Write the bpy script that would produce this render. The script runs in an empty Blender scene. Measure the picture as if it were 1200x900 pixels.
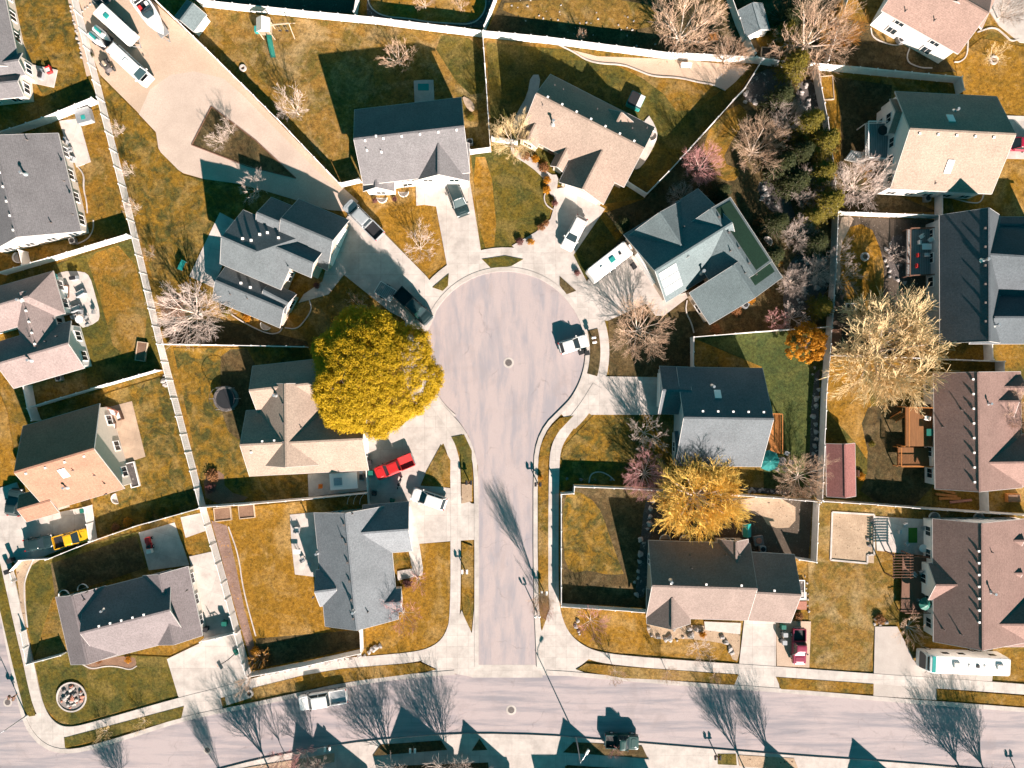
import bpy, bmesh, math, random
from mathutils import Vector, Matrix, geometry
RND = random.Random(7)
CAMH = 100.0          # height of the aerial camera above the street, metres
SC = 8.0              # photo pixels per metre on the ground
R = math.radians
scene = bpy.context.scene
COL = scene.collection

def P(p, z=0.0):
    k = (CAMH - z) / CAMH
    return Vector(((p[0] - 600) / SC * k, (450 - p[1]) / SC * k, z))

def T(ox, oy, *pts):
    r = [(ox + x / 3.75, oy + y / 3.75) for x, y in pts]
    return r

# ------------------------------------------------------------ materials
def lin(c):
    return tuple(c) + (1.0,)

def newmat(name, rough=0.8, spec=0.3, metal=0.0):
    m = bpy.data.materials.new(name); m.use_nodes = True
    nt = m.node_tree; b = nt.nodes['Principled BSDF']
    b.inputs['Roughness'].default_value = rough
    b.inputs['Metallic'].default_value = metal
    b.inputs['Specular IOR Level'].default_value = spec
    return m, nt, b

class NB:
    """small node builder"""
    def __init__(s, nt): s.nt = nt; s.n = nt.nodes; s.l = nt.links
    def pos(s):
        return s.n.new('ShaderNodeNewGeometry').outputs['Position']
    def obj(s):
        return s.n.new('ShaderNodeTexCoord').outputs['Object']
    def mapping(s, vec, scale=(1, 1, 1), rot=(0, 0, 0)):
        m = s.n.new('ShaderNodeMapping'); m.inputs['Scale'].default_value = scale; m.inputs['Rotation'].default_value = rot
        s.l.new(vec, m.inputs['Vector']); return m.outputs[0]
    def noise(s, vec, scale, detail=4, rough=0.6, dist=0.0):
        n = s.n.new('ShaderNodeTexNoise'); n.inputs['Scale'].default_value = scale
        n.inputs['Detail'].default_value = detail; n.inputs['Roughness'].default_value = rough
        n.inputs['Distortion'].default_value = dist
        s.l.new(vec, n.inputs['Vector']); return n.outputs['Fac']
    def ramp(s, fac, stops, interp='LINEAR'):
        r = s.n.new('ShaderNodeValToRGB'); r.color_ramp.interpolation = interp
        e = r.color_ramp.elements
        while len(e) < len(stops): e.new(0.5)
        for i, (p, c) in enumerate(stops):
            e[i].position = p; e[i].color = lin(c) if len(c) == 3 else c
        s.l.new(fac, r.inputs[0]); return r.outputs[0]
    def mix(s, fac, a, b, mode='MIX'):
        m = s.n.new('ShaderNodeMix'); m.data_type = 'RGBA'; m.blend_type = mode
        for v, i in ((fac, 0), (a, 6), (b, 7)):
            if hasattr(v, 'links'): s.l.new(v, m.inputs[i])
            elif i == 0: m.inputs[0].default_value = v
            else: m.inputs[i].default_value = lin(v)
        return m.outputs[2]
    def math(s, op, a, b=0.0):
        m = s.n.new('ShaderNodeMath'); m.operation = op
        for v, i in ((a, 0), (b, 1)):
            if hasattr(v, 'links'): s.l.new(v, m.inputs[i])
            else: m.inputs[i].default_value = v
        return m.outputs[0]
    def bump(s, fac, bsdf, strength=0.3, dist=0.05):
        b = s.n.new('ShaderNodeBump'); b.inputs['Strength'].default_value = strength; b.inputs['Distance'].default_value = dist
        s.l.new(fac, b.inputs['Height']); s.l.new(b.outputs[0], bsdf.inputs['Normal'])

W3 = lambda v: (v, v, v)
def mul(c, k): return tuple(min(1, x * k) for x in c)

def m_plain(name, c, rough=0.6, spec=0.3, metal=0.0, var=0.12, scale=3.0):
    m, nt, b = newmat(name, rough, spec, metal); k = NB(nt)
    f = k.noise(k.obj(), scale, 5, 0.65)
    k.l.new(k.ramp(f, [(0.3, mul(c, 1 - var)), (0.7, mul(c, 1 + var))]), b.inputs['Base Color'])
    return m

def m_glass(name, c=(0.02, 0.03, 0.035)):
    m, nt, b = newmat(name, 0.08, 0.6)
    b.inputs['Base Color'].default_value = lin(c)
    return m

def m_grass(name, gold, green, dark, straw, green_bias=0.5, seed=0.0, patch=0.25, contrast=1.0):
    m, nt, b = newmat(name, 0.95, 0.1); k = NB(nt)
    gold, green, dark, straw = (mul(q, .88) for q in (gold, green, dark, straw))
    pos = k.mapping(k.pos(), (1, 1, 0.2)); 
    ad = k.n.new('ShaderNodeVectorMath'); ad.operation = 'ADD'; ad.inputs[1].default_value = (seed, seed * 1.7, seed * .3)
    k.l.new(pos, ad.inputs[0]); pos = ad.outputs[0]
    big = k.noise(pos, patch, 6, 0.65, 0.8)
    wide = k.noise(pos, patch * .55, 5, 0.6, 1.2)
    med = k.noise(pos, 0.9, 6, 0.72, 0.4)
    mot = k.noise(pos, 2.6, 5, 0.75)
    fin = k.noise(pos, 7.0, 5, 0.8)
    c = k.mix(k.ramp(big, [(green_bias - .10, W3(0)), (green_bias + .10, W3(1))]), gold, green)
    c = k.mix(k.ramp(wide, [(0.50, W3(0)), (0.66, W3(.7))]), c, straw)
    c = k.mix(k.ramp(med, [(0.54, W3(0)), (0.76, W3(.8))]), c, straw)
    c = k.mix(k.ramp(med, [(0.28, W3(.85)), (0.46, W3(0))]), c, dark)
    c = k.mix(0.9 * contrast, c, k.ramp(mot, [(0.30, W3(.35)), (0.5, W3(.95)), (0.72, W3(1.55))]), 'MULTIPLY')
    c = k.mix(0.65 * contrast, c, k.ramp(fin, [(0.25, W3(.28)), (0.5, W3(1.0)), (0.75, W3(1.8))]), 'MULTIPLY')
    k.l.new(c, b.inputs['Base Color'])
    k.bump(k.noise(pos, 14.0, 4, 0.8), b, 0.9, 0.10)
    return m

def m_speck(name, c0, c1, scale=8.0, big=0.3, rough=0.95, bump=0.6, c2=None, thr=0.66):
    m, nt, b = newmat(name, rough, 0.15); k = NB(nt); pos = k.pos()
    c = k.ramp(k.noise(pos, scale, 6, 0.8), [(0.34, c0), (0.66, c1)])
    c = k.mix(k.ramp(k.noise(pos, big, 4, 0.6), [(0.35, W3(.0)), (0.65, W3(.45))]), c, mul(c0, .75))
    if c2: c = k.mix(k.ramp(k.noise(pos, scale * .45, 3, 0.7), [(thr, W3(0)), (thr + .06, W3(1))]), c, c2)
    k.l.new(c, b.inputs['Base Color']); k.bump(k.noise(pos, scale * 1.3, 4, 0.8), b, bump, 0.05)
    return m

def m_concrete(name, c, joint=1.6, jdark=0.72, rot=0.0, stain=0.34):
    m, nt, b = newmat(name, 0.85, 0.2); k = NB(nt); pos = k.pos()
    base = k.ramp(k.noise(pos, 0.45, 6, 0.7), [(0.3, mul(c, 1 - stain)), (0.7, mul(c, 1.06))])
    base = k.mix(0.5, base, k.ramp(k.noise(pos, 9, 5, .8), [(0.3, W3(.8)), (0.7, W3(1.15))]), 'MULTIPLY')
    sp = k.noise(pos, 1.3, 6, .8, 1.5)
    base = k.mix(k.ramp(sp, [(0.62, W3(0)), (0.74, W3(.45))]), base, mul(c, .55))
    br = k.n.new('ShaderNodeTexBrick'); br.offset = 0.0
    br.inputs['Scale'].default_value = 1.0; br.inputs['Mortar Size'].default_value = 0.022
    br.inputs['Brick Width'].default_value = joint; br.inputs['Row Height'].default_value = joint
    br.inputs['Color1'].default_value = lin(W3(1)); br.inputs['Color2'].default_value = lin(W3(.88)); br.inputs['Mortar'].default_value = lin(W3(jdark))
    k.l.new(k.mapping(pos, rot=(0, 0, rot)), br.inputs['Vector'])
    base = k.mix(1.0, base, br.outputs['Color'], 'MULTIPLY')
    k.l.new(base, b.inputs['Base Color'])
    return m

def m_asphalt(name, c, stretch=(0.06, 0.9, 1), dark=0.6):
    m, nt, b = newmat(name, 0.9, 0.2); k = NB(nt); pos = k.pos()
    fine = k.noise(pos, 9, 6, .9)
    base = k.ramp(fine, [(0.3, mul(c, .78)), (0.7, mul(c, 1.18))])
    st = k.noise(k.mapping(pos, stretch), 1.0, 6, .65, .3)
    base = k.mix(k.ramp(st, [(0.44, W3(0)), (0.62, W3(.9))]), base, mul((c[0] * .90, c[1], c[2] * 1.10), dark))
    blot = k.noise(pos, .22, 6, .7, 1.0)
    base = k.mix(k.ramp(blot, [(0.52, W3(0)), (0.72, W3(.5))]), base, mul(c, dark * .95))
    vo = k.n.new('ShaderNodeTexVoronoi'); vo.feature = 'DISTANCE_TO_EDGE'; vo.inputs['Scale'].default_value = 0.17
    wob = k.n.new('ShaderNodeTexNoise'); wob.inputs['Scale'].default_value = .6; wob.inputs['Detail'].default_value = 5
    k.l.new(pos, wob.inputs['Vector'])
    mx = k.n.new('ShaderNodeVectorMath'); mx.operation = 'MULTIPLY_ADD'; mx.inputs[1].default_value = (2.2, 2.2, 0)
    k.l.new(wob.outputs['Color'], mx.inputs[0]); k.l.new(pos, mx.inputs[2]); k.l.new(mx.outputs[0], vo.inputs['Vector'])
    cr = k.ramp(vo.outputs['Distance'], [(0.0, W3(1)), (0.016, W3(0))])
    cm = k.ramp(k.noise(pos, .35, 3, .6), [(0.50, W3(0)), (0.66, W3(.5))])
    base = k.mix(k.mix(1.0, cr, cm, 'MULTIPLY'), base, mul(c, .42))
    k.l.new(base, b.inputs['Base Color']); k.bump(fine, b, .25, .02)
    return m

def m_shingle(name, c, var=0.22):
    m, nt, b = newmat(name, 0.92, 0.15); k = NB(nt); pos = k.pos()
    f = k.ramp(k.noise(pos, 4.2, 4, .85), [(0.30, W3(1 - var * 1.3)), (0.70, W3(1 + var * 1.3))])
    f2 = k.ramp(k.noise(pos, 13.0, 3, .8), [(0.3, W3(1 - var)), (0.7, W3(1 + var))])
    g = k.ramp(k.noise(pos, .35, 4, .6), [(0.3, W3(.88)), (0.7, W3(1.08))])
    zz = k.n.new('ShaderNodeSeparateXYZ'); k.l.new(pos, zz.inputs[0])
    row = k.ramp(k.math('FRACT', k.math('MULTIPLY', zz.outputs[2], 9.0)), [(0.0, W3(.82)), (0.25, W3(1.03)), (1.0, W3(.98))])
    base = k.mix(1.0, k.mix(1.0, c, f, 'MULTIPLY'), g, 'MULTIPLY')
    base = k.mix(1.0, k.mix(1.0, base, f2, 'MULTIPLY'), row, 'MULTIPLY')
    k.l.new(base, b.inputs['Base Color']); k.bump(f, b, .3, .02)
    return m

def m_boards(name, c, width=.14, rot=0.0, gap=.35):
    m, nt, b = newmat(name, 0.75, 0.2); k = NB(nt); pos = k.obj()
    w = k.n.new('ShaderNodeTexWave'); w.wave_type = 'BANDS'; w.bands_direction = 'X'
    w.inputs['Scale'].default_value = 1 / (width * 3.1416 * 2) * 3.1416 / 2; w.inputs['Distortion'].default_value = 0
    k.l.new(k.mapping(pos, rot=(0, 0, rot)), w.inputs['Vector'])
    g = k.ramp(w.outputs['Fac'], [(0.04, W3(gap)), (0.16, W3(1))])
    n = k.ramp(k.noise(k.mapping(pos, (6, .6, 1), (0, 0, rot)), 1.2, 5, .7), [(0.3, mul(c, .75)), (0.7, mul(c, 1.2))])
    k.l.new(k.mix(1.0, n, g, 'MULTIPLY'), b.inputs['Base Color'])
    return m

def m_leaf(name, c0, c1, c2=None):
    m, nt, b = newmat(name, 0.7, 0.2); k = NB(nt)
    f = k.noise(k.obj(), 1.3, 4, .7)
    stops = [(0.3, c0), (0.62, c1)] + ([(0.75, c2)] if c2 else [])
    k.l.new(k.ramp(f, stops), b.inputs['Base Color'])
    tr = k.n.new('ShaderNodeBsdfTranslucent'); tr.inputs['Color'].default_value = lin(c1)
    mx = k.n.new('ShaderNodeMixShader'); mx.inputs[0].default_value = .32
    k.l.new(b.outputs[0], mx.inputs[1]); k.l.new(tr.outputs[0], mx.inputs[2])
    k.l.new(mx.outputs[0], nt.nodes['Material Output'].inputs[0])
    return m

def m_paint(name, c, rough=.35):
    m, nt, b = newmat(name, rough, 0.5); k = NB(nt)
    f = k.noise(k.obj(), 2.5, 5, .7)
    k.l.new(k.ramp(f, [(0.3, mul(c, .88)), (0.7, mul(c, 1.05))]), b.inputs['Base Color'])
    b.inputs['Coat Weight'].default_value = .3; b.inputs['Coat Roughness'].default_value = .15
    return m

M = {}
CONC = (.50, .445, .405)
M['grass'] = m_grass('dormant_grass', (.235, .122, .017), (.105, .082, .017), (.045, .036, .016), (.34, .22, .09), .54)
M['grass_mott'] = m_grass('mottled_grass', (.225, .122, .015), (.068, .064, .017), (.03, .028, .014), (.30, .19, .06), .50, 57, .5)
M['grass_straw'] = m_grass('straw_grass', (.245, .135, .03), (.12, .09, .02), (.06, .048, .02), (.36, .25, .12), .52, 71, .3)
M['grass_gold'] = m_grass('golden_grass', (.27, .135, .016), (.20, .11, .015), (.09, .058, .015), (.37, .235, .09), .55, 11)
M['grass_olive'] = m_grass('olive_grass', (.135, .095, .014), (.066, .066, .016), (.032, .034, .012), (.20, .14, .04), .48, 23, .35)
M['grass_green'] = m_grass('green_grass', (.07, .08, .022), (.05, .068, .022), (.03, .04, .015), (.10, .10, .03), .5, 31, .4)
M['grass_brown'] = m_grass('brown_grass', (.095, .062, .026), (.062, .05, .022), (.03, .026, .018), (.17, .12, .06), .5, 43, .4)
M['soil'] = m_speck('bare_soil', (.045, .036, .028), (.115, .088, .066), 6, .5, c2=(.28, .24, .2), thr=.64)
M['mulch'] = m_speck('bark_mulch', (.12, .07, .045), (.25, .15, .10), 7, .6)
M['gravel'] = m_speck('pale_gravel', (.36, .26, .19), (.52, .40, .31), 7, .16)
M['gravel_road'] = m_speck('worn_gravel', (.365, .285, .235), (.51, .41, .34), 8, .2)
M['gravel_grey'] = m_speck('grey_gravel', (.33, .285, .255), (.46, .41, .375), 9, .3)
M['straw_bed'] = m_speck('dry_garden_bed', (.26, .18, .12), (.45, .34, .24), 4, .5, c2=(.10, .07, .05), thr=.62)
M['rocky'] = m_speck('rocky_ground', (.05, .045, .045), (.13, .11, .10), 3.5, .5, c2=(.32, .29, .27), thr=.6)
M['concrete'] = m_concrete('walk_concrete', CONC)
M['drive'] = m_concrete('driveway_concrete', mul(CONC, .97), 3.2, .7)
M['kerb'] = m_concrete('kerb_concrete', mul(CONC, .95), 3.0, .8)
M['patio'] = m_concrete('patio_concrete', mul(CONC, 1.02), 3.0, .75, .3)
M['stamped'] = m_concrete('stamped_tan_concrete', (.44, .32, .23), 1.2, .8, .25)
M['asphalt'] = m_asphalt('street_asphalt', (.33, .278, .275), (.07, .75, 1), .66)
M['asphalt_bulb'] = m_asphalt('turnaround_asphalt', (.345, .285, .275), (.55, .11, 1), .78)
M['white'] = m_plain('white_siding', (.74, .70, .66), .6, var=.05)
M['cream'] = m_plain('cream_siding', (.62, .54, .46), .6, var=.06)
M['tan'] = m_plain('tan_siding', (.45, .36, .28), .7, var=.08)
M['grey_wall'] = m_plain('grey_siding', (.42, .43, .43), .7, var=.07)
M['trim'] = m_plain('white_trim', (.76, .73, .70), .5, var=.03)
M['vinyl'] = m_plain('white_vinyl', (.70, .66, .63), .5, var=.16, scale=.9)
M['glass'] = m_glass('window_glass')
M['black'] = m_plain('black_plastic', (.02, .02, .022), .5)
M['rubber'] = m_plain('tyre_rubber', (.02, .02, .02), .9)
M['chrome'] = m_plain('bright_metal', (.55, .56, .57), .3, .5, .7)
M['steel'] = m_plain('galvanised_steel', (.36, .37, .38), .45, .4, .6)
M['iron'] = m_plain('cast_iron', (.10, .085, .08), .7, var=.3)
M['wood_orange'] = m_boards('stained_deck_boards', (.42, .165, .045))
M['wood_brown'] = m_boards('brown_deck_boards', (.17, .09, .06))
M['wood_pale'] = m_boards('pale_timber', (.45, .35, .25))
M['deck_teal'] = m_boards('grey_deck_boards', (.22, .24, .24), .2)
M['rock'] = m_speck('boulder_stone', (.22, .20, .19), (.46, .42, .39), 3, .8)
M['rock_dark'] = m_speck('dark_stone', (.11, .10, .10), (.25, .23, .22), 3, .8)
M['bark'] = m_plain('grey_bark', (.22, .17, .14), .9, var=.3, scale=4)
M['bark_pale'] = m_plain('pale_bark', (.50, .41, .34), .9, var=.2, scale=4)
M['fabric_teal'] = m_plain('teal_canvas', (.01, .15, .14), .8)
M['plastic_teal'] = m_plain('teal_plastic', (.02, .22, .20), .4)
M['plastic_green'] = m_plain('green_plastic', (.01, .10, .075), .5)
M['red'] = m_plain('red_fabric', (.5, .03, .03), .7)
M['orange'] = m_plain('orange_fabric', (.6, .17, .02), .7)
M['brown'] = m_plain('brown_wicker', (.13, .07, .045), .8, var=.3, scale=9)
M['cushion'] = m_plain('pale_cushion', (.6, .57, .54), .8)
M['grey_plastic'] = m_plain('grey_plastic', (.27, .28, .29), .6)
M['lamp_glass'] = m_plain('frosted_lamp_glass', (.75, .73, .70), .3)
M['solar'] = m_plain('solar_cell', (.27, .285, .29), .4, .3, var=.08)
M['brick_red'] = m_plain('red_brick', (.30, .13, .09), .8, var=.25, scale=6)

# ------------------------------------------------------------ mesh building
class MB:
    def __init__(s): s.v = []; s.f = []; s.m = []
    def add(s, vs, fs, mi=0):
        o = len(s.v); s.v += [tuple(v) for v in vs]
        for f in fs: s.f.append(tuple(i + o for i in f)); s.m.append(mi)
        return s
    def box(s, c, d, mat=None, mi=0):
        x, y, z = (d[0] / 2, d[1] / 2, d[2] / 2)
        vs = [Vector((sx * x, sy * y, sz * z)) for sz in (-1, 1) for sy in (-1, 1) for sx in (-1, 1)]
        if mat is not None: vs = [mat @ v for v in vs]
        vs = [v + Vector(c) for v in vs]
        return s.add(vs, [(0, 2, 3, 1), (4, 5, 7, 6), (0, 1, 5, 4), (2, 6, 7, 3), (0, 4, 6, 2), (1, 3, 7, 5)], mi)
    def beam(s, a, b, w, h, mi=0):
        a = Vector(a); b = Vector(b); d = b - a; L = d.length
        if L < 1e-5: return s
        x = d / L; up = Vector((0, 0, 1))
        if abs(x.z) > .98: up = Vector((0, 1, 0))
        y = up.cross(x).normalized(); z = x.cross(y)
        mat = Matrix((x, y, z)).transposed()
        return s.box((a + b) / 2, (L, w, h), mat, mi)
    def tube(s, pts, rs, n=6, mi=0, cap=True):
        pts = [Vector(p) for p in pts]
        if not hasattr(rs, '__len__'): rs = [rs] * len(pts)
        vs = []
        for i, p in enumerate(pts):
            d = (pts[min(i + 1, len(pts) - 1)] - pts[max(i - 1, 0)])
            d = d.normalized() if d.length > 1e-9 else Vector((0, 0, 1))
            u = Vector((1, 0, 0)) if abs(d.x) < .8 else Vector((0, 1, 0))
            a = d.cross(u).normalized(); b = d.cross(a)
            for k in range(n):
                t = 2 * math.pi * k / n
                vs.append(p + (a * math.cos(t) + b * math.sin(t)) * rs[i])
        fs = []
        for i in range(len(pts) - 1):
            for k in range(n):
                k2 = (k + 1) % n
                fs.append((i * n + k, i * n + k2, (i + 1) * n + k2, (i + 1) * n + k))
        if cap:
            fs.append(tuple(range(n - 1, -1, -1))); fs.append(tuple((len(pts) - 1) * n + k for k in range(n)))
        return s.add(vs, fs, mi)
    def lathe(s, prof, n=16, c=(0, 0, 0), mi=0, sx=1, sy=1, cap=True):
        vs = []
        for r, z in prof:
            for k in range(n):
                t = 2 * math.pi * k / n
                vs.append((c[0] + r * sx * math.cos(t), c[1] + r * sy * math.sin(t), c[2] + z))
        fs = []
        for i in range(len(prof) - 1):
            for k in range(n):
                k2 = (k + 1) % n
                fs.append((i * n + k, i * n + k2, (i + 1) * n + k2, (i + 1) * n + k))
        if cap and prof[0][0] > 1e-4: fs.append(tuple(range(n - 1, -1, -1)))
        if cap and prof[-1][0] > 1e-4: fs.append(tuple((len(prof) - 1) * n + k for k in range(n)))
        return s.add(vs, fs, mi)
    def slab(s, poly, z0, z1, mi=0):
        """vertical prism over a plan polygon (list of xy)"""
        n = len(poly)
        area = sum(poly[i][0] * poly[(i + 1) % n][1] - poly[(i + 1) % n][0] * poly[i][1] for i in range(n))
        if area < 0: poly = poly[::-1]
        top = [Vector((p[0], p[1], z1)) for p in poly]; bot = [Vector((p[0], p[1], z0)) for p in poly]
        tris = geometry.tessellate_polygon([top])
        fs = []
        for t in tris:
            a, b, c = (top[i] for i in t)
            nz = (b - a).cross(c - a).z
            fs.append(tuple(t) if nz > 0 else tuple(t[::-1]))
        for i in range(n):
            j = (i + 1) % n
            fs.append((n + i, n + j, j, i))
        return s.add(top + bot, fs, mi)
    def rings(s, rings, cap=True, mi=0, closed=True):
        n = len(rings[0]); vs = [v for r in rings for v in r]; fs = []
        for i in range(len(rings) - 1):
            for k in range(n if closed else n - 1):
                k2 = (k + 1) % n
                fs.append((i * n + k, i * n + k2, (i + 1) * n + k2, (i + 1) * n + k))
        if cap:
            fs.append(tuple(range(n - 1, -1, -1))); fs.append(tuple((len(rings) - 1) * n + k for k in range(n)))
        return s.add(vs, fs, mi)
    def build(s, name, mats, parent=None, off=None, smooth=False, bevel=0, sub=0):
        me = bpy.data.meshes.new(name)
        vs = s.v if off is None else [(v[0] - off[0], v[1] - off[1], v[2] - off[2]) for v in s.v]
        me.from_pydata(vs, [], s.f); me.update()
        if not isinstance(mats, (list, tuple)): mats = [mats]
        for m in mats: me.materials.append(m)
        if len(mats) > 1: me.polygons.foreach_set('material_index', s.m)
        if smooth: me.polygons.foreach_set('use_smooth', [True] * len(me.polygons))
        o = bpy.data.objects.new(name, me); COL.objects.link(o)
        if parent is not None: o.parent = parent
        if bevel:
            b = o.modifiers.new('bevel', 'BEVEL'); b.width = bevel; b.segments = 2; b.limit_method = 'ANGLE'; b.angle_limit = R(40)
        if sub:
            b = o.modifiers.new('sub', 'SUBSURF'); b.levels = sub; b.render_levels = sub
        return o

LABELS = {}
def tag(o, label=None, cat=None, group=None, kind=None):
    if label: o['label'] = label
    if cat: o['category'] = cat
    if group: o['group'] = group
    if kind: o['kind'] = kind
    return o
def thing(name, label, cat, loc=(0, 0, 0), rz=0.0, group=None):
    o = bpy.data.objects.new(name, None); COL.objects.link(o); o.empty_display_size = .3
    o.location = loc; o.rotation_euler = (0, 0, rz)
    return tag(o, label, cat, group)
def copy_tree(o, parent=None):
    c = o.copy(); COL.objects.link(c)
    if parent is not None: c.parent = parent
    for ch in list(o.children): copy_tree(ch, c)
    return c
def put(o, loc, rz=None, sc=None):
    o.location = loc
    if rz is not None: o.rotation_euler = (0, 0, rz)
    if sc is not None: o.scale = sc if hasattr(sc, '__len__') else (sc, sc, sc)
    return o
def heading(a, b):
    """rotation about z that turns local +x from photo point a to b"""
    d = P(b) - P(a); return math.atan2(d.y, d.x)

# ------------------------------------------------------------ ground sheets
def smooth_line(pts, it=2, closed=False):
    pts = [Vector((p[0], p[1])) for p in pts]
    for _ in range(it):
        q = []
        n = len(pts); rng = range(n if closed else n - 1)
        if not closed: q.append(pts[0])
        for i in rng:
            a = pts[i]; b = pts[(i + 1) % n]
            q.append(a * .75 + b * .25); q.append(a * .25 + b * .75)
        if not closed: q.append(pts[-1])
        pts = q
    return pts
SLABS = []
def inside(p, poly):
    x, y = p[0], p[1]; r = False; n = len(poly); j = n - 1
    for i in range(n):
        xi, yi = poly[i][0], poly[i][1]; xj, yj = poly[j][0], poly[j][1]
        if (yi > y) != (yj > y) and x < (xj - xi) * (y - yi) / (yj - yi) + xi: r = not r
        j = i
    return r
def gz(w):
    """height of the ground surface under a world point"""
    z = 0.0
    for poly, zt, bb in SLABS:
        if bb[0] <= w[0] <= bb[2] and bb[1] <= w[1] <= bb[3] and zt > z and inside(w, poly): z = zt
    return z
def G(p):
    w = P(p); w.z = gz(w); return w
ZS = {'soft': [0.006, .0012], 'road': [0.004, .004], 'hard': [0.10, .0010], 'isle': [0.165, .0012]}
def sheet(name, polys, mat, layer, kind='structure', smooth=0, label=None):
    """one ground surface; polys in photo pixels"""
    mb = MB(); z = ZS[layer][0]; ZS[layer][0] += ZS[layer][1]
    for poly in polys:
        pl = smooth_line(poly, smooth, True) if smooth else poly
        w = [P(p).xy for p in pl]
        mb.slab(w, -.03, z)
        SLABS.append((w, z, (min(q.x for q in w), min(q.y for q in w), max(q.x for q in w), max(q.y for q in w))))
    o = mb.build(name, mat)
    tag(o, label, None, None, kind)
    return o
def band_poly(line, width, it=2):
    """photo-pixel polygon of a strip (width in px) along a polyline"""
    pts = smooth_line(line, it); L = []; Rr = []
    for i, p in enumerate(pts):
        d = (pts[min(i + 1, len(pts) - 1)] - pts[max(i - 1, 0)]).normalized()
        n = Vector((-d.y, d.x)); L.append(p + n * width / 2); Rr.append(p - n * width / 2)
    return L + Rr[::-1]
def arc(cx, cy, r, a0, a1, n=24):
    """angles in degrees, photo pixels, y down"""
    return [(cx + r * math.cos(R(a0 + (a1 - a0) * i / n)), cy + r * math.sin(R(a0 + (a1 - a0) * i / n))) for i in range(n + 1)]
# ------------------------------------------------------------ terrain
mb = MB(); N = 40; L = 600.0
vs = []; fs = []
for j in range(N + 1):
    for i in range(N + 1):
        x = -L + 2 * L * i / N; y = -L + 2 * L * j / N
        vs.append((x, y, -.012))
for j in range(N):
    for i in range(N):
        a = j * (N + 1) + i; fs.append((a, a + 1, a + N + 2, a + N + 1))
mb.add(vs, fs)
tag(mb.build('ground', M['grass']), None, None, None, 'structure')

# ---- streets
NKERB = [(-60, 470), (-8, 680), (0, 713), (8, 760), (17, 800), (24, 835), (32, 855), (44, 870), (58, 879), (77, 883), (101, 880), (149, 866), (211, 846), (240, 839), (288, 830),
         (351, 816), (407, 804), (472, 795), (533, 790), (571, 789), (640, 790), (673, 792), (713, 796), (820, 805), (887, 809), (1020, 820), (1067, 824), (1200, 834), (1500, 858)]
SKERB = [(1500, 930), (1200, 906), (1040, 892), (932, 885), (820, 876), (687, 865), (640, 861), (560, 859), (507, 861), (427, 868), (387, 874), (328, 884), (275, 896), (200, 917), (100, 950), (-40, 1000)]
BC = (592, 412)
STEM_W = [(561, 782), (561, 600), (560, 547), (556, 529), (549, 511), (540, 497), (528, 484), (515, 469)]
STEM_E = [(654, 482), (639, 497), (629, 517), (625, 541), (625, 680), (629, 782)]
sheet('street', [NKERB + SKERB + [(-300, 1100), (-300, 470)]], M['asphalt'], 'road')
bulb = arc(*BC, 94, 150, 398, 48)
sheet('turnaround_road', [STEM_W + bulb + STEM_E], M['asphalt_bulb'], 'road')
sheet('cross_gutter', [[(555, 779), (634, 779), (636, 794), (553, 794)]], M['kerb'], 'road')

# ---- soft ground cover of the yards (structure sheets)
M['leaf_bed'] = m_speck('leafy_bed', (.13, .08, .06), (.30, .20, .165), 4, .5, c2=(.34, .17, .05), thr=.62)
S = lambda n, p, m, sm=0: sheet(n, p if isinstance(p[0], list) else [p], M[m], 'soft', smooth=sm)
S('lawn', [(418, 218), (487, 212), (490, 235), (512, 243), (524, 308), (503, 320), (452, 273), (425, 245)], 'grass_gold')
S('lawn', [(245, 12), (440, 30), (566, 46), (576, 176), (400, 216)], 'grass_straw')
S('lawn', [(500, 40), (566, 46), (572, 108), (545, 112)], 'grass_olive', 1)
S('lawn', [(552, 182), (600, 172), (620, 186), (640, 210), (647, 236), (644, 255), (625, 275), (605, 289), (563, 292)], 'grass_olive')
S('lawn', [(552, 184), (574, 184), (584, 288), (564, 291)], 'grass_gold', 1)
S('lawn', [(570, 50), (885, 78), (853, 126), (752, 233), (700, 240), (577, 176)], 'grass_olive')
S('lawn', [(700, 66), (860, 95), (800, 140), (770, 100)], 'grass', 1)
S('gravel_bed', [(655, 52), (672, 60), (687, 70), (705, 74), (730, 75), (748, 82), (765, 89), (795, 91), (820, 97), (835, 98), (850, 106), (862, 96), (878, 78), (780, 68), (700, 57)], 'gravel')
S('gravel_bed', [(835, 97), (850, 106), (862, 96), (878, 78), (850, 82)], 'gravel_grey', 1)
S('lawn', [(640, 51), (780, 69), (700, 66)], 'grass_mott')
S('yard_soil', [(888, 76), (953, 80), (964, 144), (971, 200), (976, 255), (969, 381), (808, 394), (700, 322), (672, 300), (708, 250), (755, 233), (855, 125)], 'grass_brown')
S('yard_soil', [(888, 80), (930, 84), (925, 110), (905, 118), (880, 122), (870, 112)], 'rocky', 1)
S('yard_soil', [(930, 100), (955, 90), (962, 140), (940, 145)], 'rocky', 1)
S('yard_soil', [(885, 215), (905, 210), (935, 250), (922, 262), (895, 240)], 'rocky', 1)
S('yard_soil', [(925, 295), (970, 290), (970, 350), (935, 375), (915, 370)], 'rocky', 1)
S('lawn', [(820, 165), (862, 118), (880, 135), (860, 160), (845, 190), (870, 200), (858, 215), (835, 205)], 'grass', 1)
S('lawn', [(662, 302), (706, 250), (728, 278), (690, 328)], 'grass_olive')
S('lawn', [(700, 250), (708, 248), (730, 275), (722, 282)], 'grass_gold')
S('lawn', [(713, 376), (757, 357), (772, 370), (800, 365), (815, 392), (811, 430), (773, 441), (714, 441)], 'grass_brown')
S('lawn', [(812, 396), (968, 383), (962, 460), (957, 583), (895, 576), (893, 430)], 'grass_green')
S('rock_bed', [(952, 440), (963, 430), (958, 580), (947, 580)], 'rocky', 1)
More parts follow.
